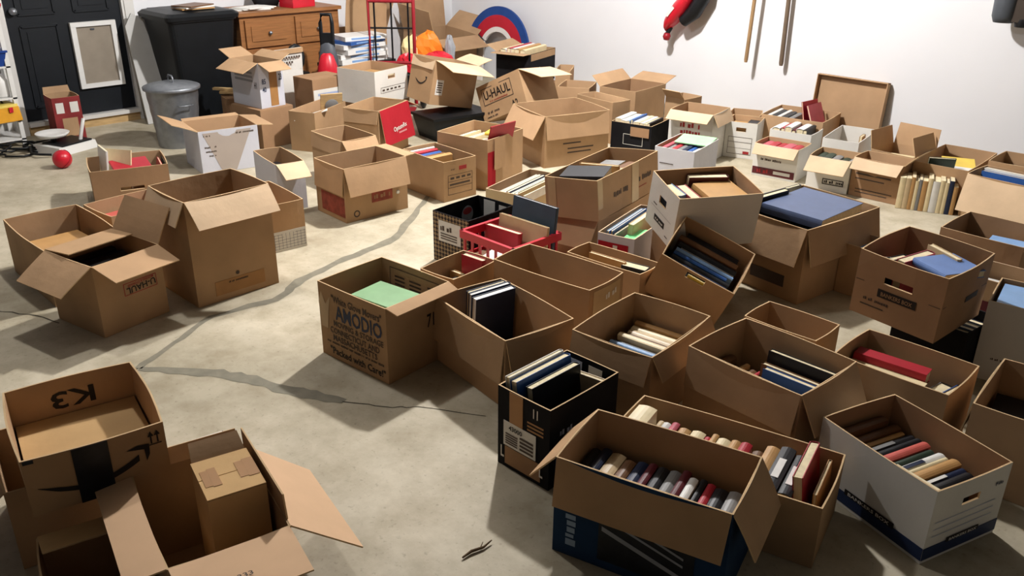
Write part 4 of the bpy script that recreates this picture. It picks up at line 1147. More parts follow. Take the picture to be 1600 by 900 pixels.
for k in range(2): m = MB(); [m.face([P(-.04 + .026 * j + a, .56 - .04 * k + c, .024 + .0) for a, c in ((0, 0), (.018, 0), (.018, .018), (0, .018))], INKG) for j in range(7 - 3 * k)]; m.build('small_print', o)
BOXES['b17'] = ((-6.19, 3.93, 0), (0, 0, 93), (.33, .26, .44), {})
b = make_box('b17', 'cardboard_box', 'shut kraft topped carton with white front beside the vacuum', 'box', 'the shut white front carton', mo=KRAFT3, closed=True, bulge=.0)
decal(b, 'FR', -.16, .16, .1, .36, WHITEB, 'white_front'); lines_print(b, 'FR', [(-.12, .13, .31, .02)], mat('blue_grey_print', '9aa7c4'), off=.0035)
BOXES['b18s'] = ((-5.95, 4.29, 0), (0, 0, 103), (.43, .41, .243), {})
b = make_box('b18s', 'cardboard_box', 'kraft box beneath the white file box by the vacuum', 'box', 'the lower kraft box', mo=KRAFT3, closed=True, bulge=0.)
b = make_box('b18', 'file_box', 'white file box with handle hole beside the red vacuum', 'box', 'the white file box by the vacuum', mo=WHITEB, mi=KRAFT2, handles=('FR',), bulge=.002, edge=CREAM, slot=(.09, .035))
frame_print(b, 'FR', -.14, .17, .09, .135, .003, INKG); lines_print(b, 'FR', [(-.12 + .05 * k, -.09 + .05 * k, .105, .014) for k in range(5)], INKG)
flat('b18', 0, .02, .19, .3, .24, .02, 'tan', kind='paper sheaf', cat='papers', name='paper_sheaf')
BOXES['b19s'] = ((-5.36, 4.66, 0), (0, 0, 81), (.5, .33, .2), {})
r = simple('black_tote', 'black plastic tote under the smile printed kraft box', 'tote', (-5.33, 4.62, 0), (0, 0, 81))
m = MB(); m.hexa([(-.24, -.14, 0), (.24, -.14, 0), (.24, .14, 0), (-.24, .14, 0), (-.28, -.17, .17), (.28, -.17, .17), (.28, .17, .17), (-.28, .17, .17)], BLACKP); m.build('tub', r)
m = MB(); m.box((0, 0, .182), (.58, .36, .02), BLACKP); m.build('lid', r)
b = make_box('b19', 'cardboard_box', 'tilted kraft box with black smile print and large pale flap, back centre', 'box', 'the smile print box', mo=KRAFT, mi=KIN, flap_in=CREAM, bulge=.008, flaps={'FR': (98, .24), 'BR': (60, .15), 'FL': (172, .08)})
U, V, h = b.dim
P, w = side_frame(b, 'FL'); m = MB()
arc_band(P, m, -.075, .075, h * .5, .04, .014, .012, INK)
m.face([P(.06, h * .5 + .03, .002), P(.085, h * .5 + .03, .002), P(.08, h * .5 + .0, .002)], INK); m.build('smile_print', b.root)
decal(b, 'FR', -.18, -.11, .08, .2, LABEL, 'shipping_label'); lines_print(b, 'FR', [(-.17, -.12, .1 + .018 * k, .008) for k in range(5)], INKG, off=.0035)
b = make_box('b20', 'cardboard_box', 'tilted kraft moving box with framed lettering and pale flap, back centre', 'box', 'the tilted moving box', mo=KRAFT, mi=KIN, flap_in=CREAM, bulge=.004, flaps={'FR': (120, .24)})
U, V, h = b.dim
words(b, 'FL', 'U-HAUL', -.03, h * .68, .3, .07, INK); frame_print(b, 'FL', -.2, .14, h * .68 - .075, h * .68 + .06, .006, INKG)
scrawl(b, 'FL', -.03, h * .68 - .055, .2, .014, INKF)
words(b, 'FL', 'A2', .13, .055, .07, .06, INK); scrawl(b, 'FL', -.12, .06, .13, .022, INKG); scrawl(b, 'FL', -.14, .025, .12, .016, INKG, seed=2)
BOXES['b20s'] = ((BOXES['b20'][0][0] + .15, BOXES['b20'][0][1] + .01, 0), (0, 0, 93), (.28, .1, .21), {})
b = make_box('b20s', 'cardboard_box', 'low flat kraft box propping the tilted moving box', 'box', 'the propping box', mo=KRAFT3, closed=True, bulge=0.)
BOXES['b21s'] = ((-5.72, 5.93, 0), (0, 0, 100), (.5, .4, .2), {})
b = make_box('b21s', 'cardboard_box', 'kraft box below the black book box near the arch', 'box', 'the lower support', mo=KRAFT3, closed=True, bulge=0.)
BOXES['b21'] = ((-5.8, 5.95, .212), (0, 0, 106), (.5, .36, .29), {'FL': (85, .12), 'BL': (60, .12)})
b = make_box('b21', 'cardboard_box', 'black printed box with books and raised kraft lining, below the painted arch', 'box', 'the black box below the arch', mo=BLACKB, mi=KIN, flap_out=KRAFT3, bulge=.003)
scrawl(b, 'FR', -.1, .14, .09, .03, INKW); decal(b, 'FR', -.24, .24, .225, .285, KRAFT, 'kraft_lining')
row_spine_up('b21', [('cream', .04), ('white', .035), ('red', .04), ('white', .04), ('tan', .05), ('cream', .05)], ztop=.315, widths=.22, jitter=.02)

# ------------------------------------------------------------------ centre
b = make_box('b22', 'cardboard_box', 'big plain kraft box with left flap hanging, centre back', 'box', 'the big plain kraft box', mo=KRAFT, mi=KIN, bulge=.012, flaps={'FR': (173, .17)}, flap_in=KRAFT2)
flat('b22', .08, -.02, .2, .22, .16, .04, 'tan', kind='small carton', cat='carton', name='small_carton', yaw=12); flat('b22', -.05, .05, .06, .26, .24, .13, 'beige', kind='small carton', cat='carton', name='small_carton')
lines_print(b, 'FR', [(-.12, .03, .16, .01), (-.08, .14, .12, .01), (-.08, .12, .09, .01)], INKG)
b = make_box('b23', 'cardboard_box', 'kraft box with red divider and torn front tab, centre', 'box', 'the red divider box', mo=KRAFT2, mi=KRAFT2, bulge=.004, flaps={'FR': None})
U, V, h = b.dim
decal(b, 'FR', -U / 2 + .002, -U / 2 + .09, 0, h * .75, REDB, 'red_side'); decal(b, 'FR', -U / 2 + .06, -U / 2 + .18, .13, h - .0, KRAFT2, 'torn_tab', off=.014)
stand('b23', -.03, -.13, .06, .008, .24, .37, 'red', yaw=82, kind='divider board', tilty=-14, cat='board', name='divider_board')
for i, (c, y) in enumerate((('white', .14), ('cream', .1), ('white', .06), ('cream', .01), ('white', -.05))):
    stand('b23', .03, y, .03, .02, .32, .245 + .01 * (i % 2), c, yaw=90, kind='thin booklet', tilty=10, cat='booklet', name='booklet')
flat('b23', .12, -.04, .29, .1, .12, .02, 'yellow', kind='small carton', yaw=15, cat='carton', name='small_carton')
b = make_box('b24', 'cardboard_box', 'long kraft box bound with clear tape, dark books at its left end', 'box', 'the long taped kraft box', mo=KRAFT, mi=KIN, bulge=.006)
U, V, h = b.dim
scrawl(b, 'FR', -.1, .1, .17, .034, INKG, seed=8); scrawl(b, 'FR', .15, .115, .2, .034, INKG, seed=9); lines_print(b, 'FR', [(.06, .2, .065, .006)], INKF)
decal(b, 'FR', .02, .1, 0, h - .002, CTAPE, 'clear_tape', off=.0022); decal(b, 'FL', -.14, -.09, 0, h - .002, CTAPE, 'clear_tape'); decal(b, 'FR', -U / 2, -U / 2 + .05, .06, h - .002, CTAPE, 'clear_tape')
flat('b24', -.2, .02, .145, .2, .25, .03, 'navy', yaw=12, tilty=-4); flat('b24', -.19, .0, .178, .18, .24, .04, 'black', yaw=14, tilty=-4)
stand('b24', -.03, 0, .02, .02, .24, .2, 'tan', tilty=-4); stand('b24', .05, 0, .02, .03, .25, .16, 'beige')
flat('b24', .17, .05, .14, .16, .12, .03, 'grey', yaw=5); flat('b24', .17, -.08, .14, .15, .11, .03, 'brown', yaw=-3); flat('b24', .18, .0, .08, .18, .24, .055, 'brown')
BOXES['b28'] = ((-2.91, 3.61, 0), (0, 0, 101), (.62, .3, .232), {'FL': (150, .16)})
b = make_box('b28', 'cardboard_box', 'kraft box under the long taped box, flap hanging behind the crate', 'box', 'the lower kraft box', mo=KRAFT2, mi=KRAFT2)
b = make_box('b25', 'cardboard_box', 'beige open box of white and navy folders beside the patterned box', 'box', 'the beige folder box', mo=TANB, mi=KRAFT2, bulge=.004, edge=CREAM)
for i, (c, y) in enumerate((('white', .075), ('white', .052), ('navy', .024), ('white', 0), ('light blue', -.022), ('black', -.045), ('white', -.07))):
    stand('b25', 0, y, .02, .018, .43 - .01 * i, .205 + .006 * (i % 3), c, yaw=90, kind='folder', tilty=-12, cat='folder', name='folder')
b = make_box('b26', 'cardboard_box', 'black and brown patterned carton with label, in front of the form box', 'box', 'the patterned carton', mo=PATB, mi=BLACKB, edge=BLACKB, bulge=.003)
U, V, h = b.dim
decal(b, 'FR', -U / 2 + .002, U / 2 - .002, .0, h - .001, BLACKB, 'black_side'); decal(b, 'FL', -.085, .075, .12, .235, LABEL, 'white_label', off=.0025)
scrawl(b, 'FL', -.02, .195, .1, .03, INKG, off=.004); lines_print(b, 'FL', [(-.07, .05, .135 + .014 * k, .006) for k in range(3)], INKG, off=.004)
decal(b, 'BR', -.08, .0, .1, h - .01, LABEL, 'white_label', inside=True); decal(b, 'BR', .03, .1, .16, h - .02, LABEL, 'white_label', inside=True)
for side, ins, s, z in (('BL', True, .08, .19), ('FR', False, -.02, .2)):
    P, _ = side_frame(b, side, ins); m = MB()
    m.face([P(s + .045 * cos(k * pi / 10), z + .05 * sin(k * pi / 10), .0042) for k in range(20)], mat('grey_print', '8f9298')); m.face([P(s + .034 * cos(k * pi / 10), z + .02 + .02 * sin(k * pi / 10), .005) for k in range(20)], INKR); m.build('round_print', b.root)

# red plastic crate
loc, rot, dim, _f = BOXES['crate']
b = Box(); b.key, b.dim, b.bulge, b.t, b.phrase = 'crate', dim, 0., .006, 'the red plastic crate'
b.root = simple('plastic_crate', 'red plastic crate holding a tall dark slate book and beige board', 'crate', (loc[0], loc[1], .0015), rot)
b.M = Matrix.Translation((loc[0], loc[1], .0015)) @ Euler(tuple(radians(a) for a in rot)).to_matrix().to_4x4(); MADE['crate'] = b
U, V, h = dim
m = MB(); m.box((0, 0, .006), (U - .03, V - .03, .012), REDP); m.build('base', b.root)
for side in SIDES:
    (ox, oy), A, B_ = SIDES[side]; w = V if ox else U
    def bar(nm, s, z, sw, sz, dpt=.008):
        m = MB(); d = (U if ox else V) / 2 - .006 - .018 * (1 - z / h)
        if ox: m.box((ox * d, s, z), (dpt, sw, sz), REDP)
        else: m.box((s, oy * d, z), (sw, dpt, sz), REDP)
        m.build(nm, b.root)
    bar('rim', 0, h - .02, w, .04, .018); bar('band', 0, h * .52, w - .025, .018); bar('band', 0, .03, w - .04, .03)
    n_ = int(w / .055)
    for k in range(n_ + 1): bar('slat', -w / 2 + .02 + (w - .04) * k / n_, h * .5, .014, h - .03, .007)
stand('crate', .1, -.03, .015, .02, .29, .385, 'dark slate', yaw=0, tilty=7, pages=PAPER); stand('crate', .045, -.02, .015, .016, .32, .3, 'beige', yaw=2, tilty=6, kind='display board', cat='board', name='board')
stand('crate', -.005, .06, .015, .035, .22, .25, 'red', yaw=4, tilty=4); flat('crate', -.07, -.06, .17, .16, .22, .008, 'white', kind='paper sheaf', yaw=10, cat='papers', name='paper_sheaf', tilty=-6); flat('crate', -.08, -.02, .05, .17, .3, .1, 'brown', kind='file bundle', cat='files', name='file_bundle')

b = make_box('b29', 'cardboard_box', 'narrow white and red carton packed with magazines beside the tilted file box', 'box', 'the narrow red fronted carton', mo=LAVB, mi=KIN, bulge=.004, edge=CREAM)
U, V, h = b.dim
decal(b, 'FL', -V / 2 + .004, V / 2 - .03, .12, .23, REDB, 'red_print'); decal(b, 'FL', -.012, .012, .13, .22, LABEL, 'white_stripe', off=.004)
for i, (c, y, hh) in enumerate((('light blue', .075, .25), ('blue', .055, .255), ('grey', .038, .24))):
    stand('b29', .02, y, .01, .014, .42, hh, c, yaw=90, kind='magazine', cat='magazine', name='magazine')
stand('b29', .05, .01, .02, .03, .3, .265, 'beige', yaw=90, tilty=-4); flat('b29', -.1, -.04, .2, .2, .1, .03, 'bright green', yaw=4, tiltx=-6)
b = make_box('b75', 'cardboard_box', 'narrow kraft box with tan board behind the empty long box', 'box', 'the narrow kraft box', mo=KRAFT2, mi=KRAFT2)
stand('b75', .0, .02, .01, .018, .2, .235, 'tan', yaw=0, tilty=-5); stand('b75', .0, -.13, .01, .05, .12, .23, 'black', yaw=6, tilty=-4); stand('b75', -.05, -.1, .01, .014, .15, .2, 'cream', yaw=3)
BOXES['b30s'] = ((-2.17, 3.41, 0), (0, 0, 62), (.34, .2, .29), {})
b = make_box('b30s', 'cardboard_box', 'shut kraft box under the tilted white file box', 'box', 'the shut kraft box', mo=KRAFT3, closed=True, bulge=0.)
b = make_box('b30', 'file_box', 'tilted white file box with oval handle, resting high on other boxes', 'box', 'the tilted white file box', mo=WHITEB, mi=KRAFT3, handles=('FL',), bulge=.003, slot=(.075, .04), slotz=.58)
U, V, h = b.dim
decal(b, 'FL', -.06, .05, .055, .085, INK, 'black_logo_band'); scrawl(b, 'FL', -.005, .07, .08, .012, INKW, off=.0035); lines_print(b, 'FL', [(-.11, .11, .115, .0015), (-.09, -.05, .13, .006), (.07, .1, .03, .005)], INKG)
flat('b30', .08, -.02, .17, .2, .22, .05, 'tan', yaw=6, kind='wrapped parcel', cat='parcel', name='parcel'); stand('b30', .06, .11, .09, .04, .2, .15, 'maroon', yaw=84); stand('b30', -.15, .03, .02, .05, .12, .2, 'light blue', yaw=10); stand('b30', -.09, .0, .02, .05, .15, .2, 'pink', yaw=6)
flat('b30', .05, 0, .02, .3, .24, .06, 'grey', kind='file bundle', cat='files', name='file_bundle')
b = make_box('b31', 'cardboard_box', 'kraft box tipped towards the camera with dark books and hand notch', 'box', 'the tipped kraft box', mo=KRAFT2, mi=KIN, bulge=.004, handles=('FL',), slot=(.09, .036), slotz=.8)
U, V, h = b.dim
row_spine_up('b31', [('black', .045), ('brown', .03), ('black', .035), ('grey', .012), ('light blue', .02), ('blue', .02), ('black', .03), ('navy', .03), ('black', .025)], axis='x', ztop=.19, widths=.17, length=.29, jitter=.008)
stand('b31', -.12, -.01, .02, .006, .09, .2, 'yellow', kind='thin booklet', cat='booklet', name='booklet', tilty=-6)
BOXES['b31s'] = ((-2.02, 3.02, 0), (0, 0, 95), (.14, .24, .1), {})
b = make_box('b31s', 'cardboard_box', 'low kraft tray propping the tipped kraft box', 'box', 'the low tray', mo=KRAFT3, closed=True, bulge=0.)
b = make_box('b32', 'cardboard_box', 'large kraft box overfull with a big slate blue album', 'box', 'the album box', mo=KRAFT, mi=KIN, bulge=.008, flap_out=KRAFT, flap_in=KIN)
U, V, h = b.dim
flat('b32', .03, -.02, .345, .4, .33, .05, 'slate blue', yaw=6, tiltx=1, kind='large album', cat='album', name='album'); flat('b32', .02, -.03, .2, .44, .34, .13, 'black', yaw=1, kind='large album', cat='album', name='album')
stand('b32', -.1, .185, .12, .03, .3, .3, 'black', yaw=90, tilty=-6); stand('b32', .05, .205, .1, .02, .36, .3, 'grey', yaw=90, kind='file bundle', cat='files', name='file_bundle')
decal(b, 'FR', .04, U / 2 - .02, .03, .13, INKF, 'faded_red_print'); decal(b, 'FL', -.06, .14, .06, .12, INKG, 'faded_print')

# ------------------------------------------------------------------ right side
BOXES['b33s'] = ((-1.02, 3.56, 0), (0, 0, 86), (.26, .3, .222), {})
b = make_box('b33s', 'cardboard_box', 'dark box of navy files under the raised kraft file box', 'box', 'the dark lower box', mo=BLACKB, mi=BLACKB, edge=BLACKB)
for i in range(5): stand('b33s', -.09 + .042 * i, 0, .01, .03, .26, .18, ['navy', 'black', 'navy', 'grey', 'navy'][i], kind='file bundle', cat='files', name='file_bundle')
b = make_box('b33', 'file_box', 'kraft file box with two handle slots holding a blue book, right', 'box', 'the raised kraft file box', mo=KRAFT3, mi=KRAFT3, bulge=.012, handles=('FL',), slot=(.12, .03), slotz=.6)
U, V, h = b.dim
decal(b, 'FL', -.075, .085, .105, .14, INK, 'dark_logo_band'); words(b, 'FL', 'BANKERS BOX', .005, .122, .13, .018, KRAFT3, off=.0035); decal(b, 'FR', .0, .1, .12, .145, INK, 'dark_logo_band')
scrawl(b, 'FL', -.08, .08, .1, .014, INKG); lines_print(b, 'FL', [(-.14, -.04, .05, .006), (-V / 2 + .005, V / 2 - .005, .148, .003)], INKG); lines_print(b, 'FR', [(-U / 2 + .005, U / 2 - .005, .148, .003)], INKG)
flat('b33', .02, -.085, .215, .2, .17, .03, 'steel blue', yaw=-20, tilty=3); stand('b33', .0, .04, .05, .04, .18, .19, 'pink', yaw=80); stand('b33', -.06, .11, .05, .03, .16, .17, 'black', yaw=75); stand('b33', -.1, .14, .05, .03, .1, .17, 'white', yaw=60); stand('b33', .11, -.02, .05, .025, .16, .2, 'beige', yaw=-20)
flat('b33', 0, 0, .008, .32, .3, .04, 'black', kind='file bundle', cat='files', name='file_bundle')
b = make_box('b34', 'cardboard_box', 'kraft box with light blue book at the right edge', 'box', 'the right edge kraft box', mo=KRAFT3, mi=KRAFT3, bulge=.006)
flat('b34', .0, -.08, .2, .24, .2, .03, 'light blue', yaw=8); flat('b34', -.0, .08, .1, .24, .18, .06, 'black')
BOXES['b78'] = ((-.95, 4.05, 0), (0, 0, 90), (.24, .36, .27), {})
b = make_box('b78', 'cardboard_box', 'kraft box with maroon band between blue topped boxes at right edge', 'box', 'the maroon band box', mo=KRAFT, mi=KIN, edge=CREAM)
decal(b, 'FL', -.17, .17, .1, .17, bookmat('maroon'), 'maroon_band')
flat('b78', 0, 0, .16, .18, .26, .04, 'white', yaw=3)
BOXES['b77'] = ((-1.52, 4.02, 0), (0, 0, 88), (.2, .26, .26), {})
b = make_box('b77', 'cardboard_box', 'small kraft box with pale blue book behind the raised file box', 'box', 'the small kraft box', mo=KRAFT, mi=KIN)
flat('b77', 0, .02, .19, .14, .2, .03, 'light blue', yaw=4)
b = make_box('b35', 'cardboard_box', 'white box topped with light blue book at the right edge', 'box', 'the white right edge box', mo=WHITEB, mi=KIN, bulge=.002)
flat('b35', 0, -.0, .29, .25, .18, .035, 'light blue', yaw=1); scrawl(b, 'FL', -.01, .1, .09, .01, INKG)
flat('b35', 0, 0, .1, .25, .18, .16, 'grey', kind='file bundle', cat='files', name='file_bundle')
b = make_box('b36', 'cardboard_box', 'kraft box with pale front flap and blue binder, far right', 'box', 'the blue binder box', mo=KRAFT, mi=KIN, flap_in=CREAM, flap_out=CREAM, flaps={'FL': (155, .23)})
stand('b36', .03, .02, .02, .035, .36, .24, 'blue', tilty=4, kind='ring binder', cat='binder', name='ring_binder'); stand('b36', .09, .02, .02, .03, .38, .245, 'white', tilty=4, kind='ring binder', cat='binder', name='ring_binder')
b = make_box('b38', 'cardboard_box', 'kraft box with yellow and dark green folders at the wall', 'box', 'the yellow folder box', mo=KRAFT, mi=KRAFT2)
stand('b38', -.12, .06, .02, .02, .16, .27, 'dark green', yaw=30, tilty=-10, kind='folder', cat='folder', name='folder'); flat('b38', .02, -.02, .2, .3, .2, .015, 'yellow', yaw=20, kind='folder', cat='folder', name='folder', tilty=-5); flat('b38', -.14, -.05, .19, .2, .2, .03, 'white', yaw=12, kind='folder', cat='folder', name='folder')
b = make_box('b39', 'cardboard_box', 'kraft box with cream sheet at the far right wall', 'box', 'the far right kraft box', mo=KRAFT, mi=KIN)
flat('b39', 0, 0, .2, .24, .18, .03, 'cream')
b = make_box('b40', 'cardboard_box', 'kraft box with two tall upright flaps by the wall', 'box', 'the upright flapped box', mo=KRAFT, mi=KRAFT2, flap_in=KRAFT2, flap_out=KRAFT2, flaps={'FR': (-20, .13)})
flat('b40', -.03, .03, .17, .2, .2, .03, 'cream', yaw=14, kind='paper sheaf', cat='papers', name='paper_sheaf')
b = make_box('b41', 'cardboard_box', 'kraft printed box with pale front flap beside the standing books', 'box', 'the kraft box by standing books', mo=KRAFT3, mi=KRAFT2, flap_in=CREAM, flap_out=CREAM, flaps={'FR': (40, .1)})
lines_print(b, 'FL', [(-.13, .1, .15, .012), (-.13, .06, .12, .008), (-.12, .12, .05, .006), (-.12, .09, .03, .006)], INKG)
b = make_box('b42', 'cardboard_box', 'white box with pale flap and dark framed lettering, right back', 'box', 'the dark framed white box', mo=WHITEB, mi=KRAFT2, flap_in=CREAM, flap_out=CREAM)
frame_print(b, 'FL', -.03, .11, .045, .085, .006, INK); scrawl(b, 'FL', .04, .065, .115, .022, INK)
row_spine_up('b42', [('dark green', .045), ('dark green', .05), ('grey', .05), ('dark green', .05), ('grey', .04)], ztop=.185, widths=.15)
b = make_box('b43', 'cardboard_box', 'white box with red printed base and pale front flap', 'box', 'the red based white box', mo=WHITEB, mi=KRAFT2, flap_in=CREAM, flap_out=CREAM)
U, V, h = b.dim
decal(b, 'FL', -V / 2 + .004, V / 2 - .01, .015, .065, bookmat('maroon'), 'red_band'); scrawl(b, 'FL', -.07, .04, .1, .03, INKR, off=.0035); decal(b, 'FL', .0, .12, .03, .052, LABEL, 'label', off=.0035); scrawl(b, 'FL', -.04, .125, .16, .018, INKG, seed=4)
row_spine_up('b43', [('pink', .05), ('red', .05), ('red', .05), ('pink', .06), ('red', .05)], ztop=.2, widths=.16)
b = make_box('b44', 'cardboard_box', 'white box brimful of magazines with red spines, before the wall carton', 'box', 'the brimful white box', mo=WHITEB, mi=WHITEB, edge=WHITEB)
row_spine_up('b44', [('white', .05), ('red', .03), ('white', .05), ('maroon', .03), ('white', .05), ('black', .03)], ztop=.265, widths=.2)
b = make_box('b45', 'cardboard_box', 'open white box with two tan books, by the leaning lid', 'box', 'the open white box', mo=WHITEB, mi=WHITEB, edge=WHITEB, bulge=.003)
stand('b45', .17, -.05, .01, .02, .1, .2, 'tan', yaw=90); stand('b45', .17, -.085, .01, .02, .1, .19, 'tan', yaw=90)
b = make_box('b46', 'cardboard_box', 'wide kraft box with opened red book under the leaning lid', 'box', 'the wide wall carton', mo=KRAFT2, mi=KRAFT2)
row_spine_up('b46', [('white', .03), ('black', .04), ('white', .03), ('black', .04), ('grey', .04)], ztop=.27, widths=.2, length=.3)
stand('b46', .02, -.1, .12, .012, .2, .28, 'red', yaw=75, tilty=14); stand('b46', .02, -.17, .12, .014, .2, .27, 'pink', yaw=80, tilty=22); flat('b46', 0, -.12, .04, .3, .2, .06, 'black')
b = make_box('b48', 'cardboard_box', 'kraft box by the wall behind the white form file box', 'box', 'the wall kraft box', mo=KRAFT, mi=KRAFT2)
b = make_box('b49', 'file_box', 'white file box with printed form and red mark, standing clear at back', 'box', 'the white form file box', mo=WHITEB, mi=KRAFT2, bulge=.002, handles=('FL',), slot=(.075, .03), slotz=.74)
P = side_frame(b, 'FL')
frame_print(b, 'FL', -.09, .09, .03, .16, .003, INKG); lines_print(b, 'FL', [(-.09, .09, .12, .003), (-.09, .09, .075, .002)], INKG); decal(b, 'FL', .03, .075, .035, .055, INKR, 'red_mark')
flat('b49', 0, .03, .2, .2, .14, .03, 'tan'); flat('b49', 0, -.06, .22, .2, .08, .03, 'black')
b = make_box('b50', 'cardboard_box', 'kraft box with red printed front and two pale flaps out', 'box', 'the red front flapped box', mo=WHITEB, mi=KRAFT2, flap_in=CREAM, flap_out=KRAFT2)
scrawl(b, 'FL', 0, .26, .16, .04, INKR); scrawl(b, 'FL', .0, .205, .15, .04, INKR, seed=6); decal(b, 'FL', .09, .165, .15, .3, LABEL, 'grey_patch')
b = make_box('b51', 'cardboard_box', 'small kraft box with one torn tab flap at the wall', 'box', 'the torn tab box', mo=KRAFT, mi=KRAFT2, flaps={'FL': (40, .09)})
b = make_box('b52', 'cardboard_box', 'open kraft box with two raised flaps against the back wall', 'box', 'the raised flap wall box', mo=KRAFT, mi=KRAFT3, flap_in=KRAFT2)
b = make_box('b53', 'cardboard_box', 'kraft box with white papers behind the big plain box', 'box', 'the white papers box', mo=KRAFT, mi=KRAFT2)
flat('b53', 0, -.02, .26, .14, .3, .015, 'white', kind='paper sheaf', cat='papers', name='paper_sheaf', yaw=3)
b = make_box('b54', 'cardboard_box', 'narrow kraft box against the wall beside the painted arch', 'box', 'the narrow wall box', mo=KRAFT, mi=KRAFT2)
b = make_box('b55', 'cardboard_box', 'low kraft box between the tilted moving box and wall', 'box', 'the low wall box', mo=KRAFT2, mi=KRAFT2)
b = make_box('b56', 'cardboard_box', 'black box of white and blue booklets behind the long taped box', 'box', 'the black booklet box', mo=BLACKB, mi=KRAFT3, bulge=.003)
U, V, h = b.dim
frame_print(b, 'FL', -.06, .1, .1, .18, .003, INKW); decal(b, 'FL', .0, .15, .17, .24, KRAFT3, 'kraft_panel', off=.008)
row_spine_up('b56', [('white', .05), ('white', .05), ('light blue', .02), ('blue', .015), ('white', .025), ('cream', .03), ('white', .03), ('cream', .03), ('black', .02)], ztop=.27, widths=.22, kind='paperback book')
b = make_box('b57', 'cardboard_box', 'bright white box with green sheet on top, centre right', 'box', 'the green topped white box', mo=LAVB, mi=KRAFT2, bulge=.003, edge=WHITEB)
U, V, h = b.dim
flat('b57', .1, -.02, .255, .2, .24, .008, 'pale green', yaw=4, kind='card folder', cat='folder', name='folder', tilty=-4)
row_spine_up('b57', [('pink', .03), ('grey', .035), ('red', .035), ('grey', .035), ('navy', .03), ('blue', .03), ('white', .03)], ztop=.235, widths=.2, length=.38)
lines_print(b, 'FL', [(-.1, 0, .15, .006), (.03, .06, .12, .006)], INKG)
# books standing in a row on the floor
b = Box(); b.key, b.dim, b.bulge, b.t, b.phrase = 'floor_row', (.2, .4, .2), 0., .0, 'the row standing on the floor'
b.M = TR(-1.995, 5.44, .0015) @ RZ(21); MADE['floor_row'] = b
xs = 0.
for i, (c, t, hh) in enumerate((('cream', .034, .2), ('beige', .03, .2), ('tan', .022, .21), ('cream', .02, .19), ('grey', .018, .2), ('tan', .03, .195), ('cream', .026, .215), ('white', .04, .2), ('cream', .026, .21), ('cream', .022, .2), ('navy', .026, .215), ('tan', .024, .18))):
    M_ = TR(xs + t / 2, .08, 0) ; xs += t + .0015
    add_book('floor_row', M_, t, .15, hh, c, 'paperback book')

# ------------------------------------------------------------------ near right block
b = make_box('amodio', 'cardboard_box', 'kraft moving box printed with bold blue-black company lettering, holding green book', 'box', 'the bold lettered moving box', mo=KRAFT, mi=KIN, bulge=.003, flap_in=KRAFT2)
U, V, h = b.dim
words(b, 'FL', '"White Glove Movers"', .03, h * .845, .3, .034, INKG, off=.0016)
words(b, 'FL', 'AMODIO', .04, h * .67, .28, .068, INKB)
words(b, 'FL', 'MOVING & STORAGE', .035, h * .51, .3, .026, INKG); words(b, 'FL', 'CONNECTICUT AND', .01, h * .405, .3, .028, INKG); words(b, 'FL', 'MASSACHUSETTS', .01, h * .305, .27, .028, INKG)
scrawl(b, 'FL', .0, h * .225, .36, .011, INKG, seed=7); words(b, 'FL', '"Packed with Care!"', .02, h * .115, .34, .034, INK, shear=.006)
P, w = side_frame(b, 'FL'); m = MB()
m.face([P(-.175 + x, h * .55 + z, .0017) for x, z in ((-.02, -.05), (.02, -.05), (.03, .02), (.045, .1), (.015, .06), (-.01, .11), (-.03, .06))], mat('pale_print', 'c0a888')); m.build('glove_print', b.root)
frame_print(b, 'BR', 0, 0, 0, 0, 0, INKG) if False else None
P, w = side_frame(b, 'BR', True); m = MB()
for k in range(5):
    for s0, s1 in ((-.12, -.06), (-.03, .04), (.08, .12)): m.face([P(s, z, .002) for s, z in ((s0, .19 + .018 * k), (s1, .19 + .018 * k), (s1, .198 + .018 * k), (s0, .198 + .018 * k))], INKG)
for s0, s1, z0, z1 in ((-.15, .15, .3, .303), (-.15, .15, .17, .173), (-.15, -.147, .17, .3), (.147, .15, .17, .3)): m.face([P(s0, z0, .002), P(s1, z0, .002), P(s1, z1, .002), P(s0, z1, .002)], INKG)
m.build('printed_table', b.root)
words(b, 'FR', '71', .06, .2, .04, .06, INK)
flat('amodio', .015, .005, .235, .175, .23, .03, 'green', yaw=4); flat('amodio', .01, .0, .13, .25, .33, .1, 'black', kind='file bundle', cat='files', name='file_bundle')
b = make_box('b61', 'cardboard_box', 'kraft box with a red hardcover standing in it, behind the bold lettered box', 'box', 'the red hardcover kraft box', mo=KRAFT, mi=KIN)
stand('b61', .075, -.025, .015, .03, .125, .275, 'red', yaw=-2); stand('b61', .045, .05, .015, .02, .08, .19, 'tan', yaw=-4)
for i, (c, x, y) in enumerate((('yellow', -.04, -.02), ('black', .0, .03), ('white', -.08, .0), ('black', -.09, -.05))): stand('b61', x, y, .01, .028, .07, .17 + .01 * i, c, yaw=80)
b = make_box('b62', 'cardboard_box', 'empty long kraft box with torn end label, mid right', 'box', 'the empty long box', mo=KRAFT, mi=KIN, bulge=.01)
decal(b, 'FR', -.1, .1, .16, .285, CTAPE, 'torn_label'); scrawl(b, 'FR', .03, .24, .09, .03, INKW, rot=4, off=.0035)
b = make_box('b63', 'cardboard_box', 'deep kraft box with navy hardcovers, right of the bold lettered box', 'box', 'the navy hardcover box', mo=KRAFT2, mi=KIN, bulge=.008, flap_out=KRAFT2)
stand('b63', .04, .135, .05, .03, .2, .25, 'navy', yaw=92, tilty=-4, pages=PAPER); stand('b63', .045, .172, .05, .022, .2, .255, 'navy', yaw=92, tilty=-4, pages=PAPER); stand('b63', .05, .2, .05, .018, .19, .25, 'navy', yaw=92, tilty=-3)
flat('b63', .08, .1, .006, .16, .22, .042, 'brown', kind='file bundle', cat='files', name='file_bundle')
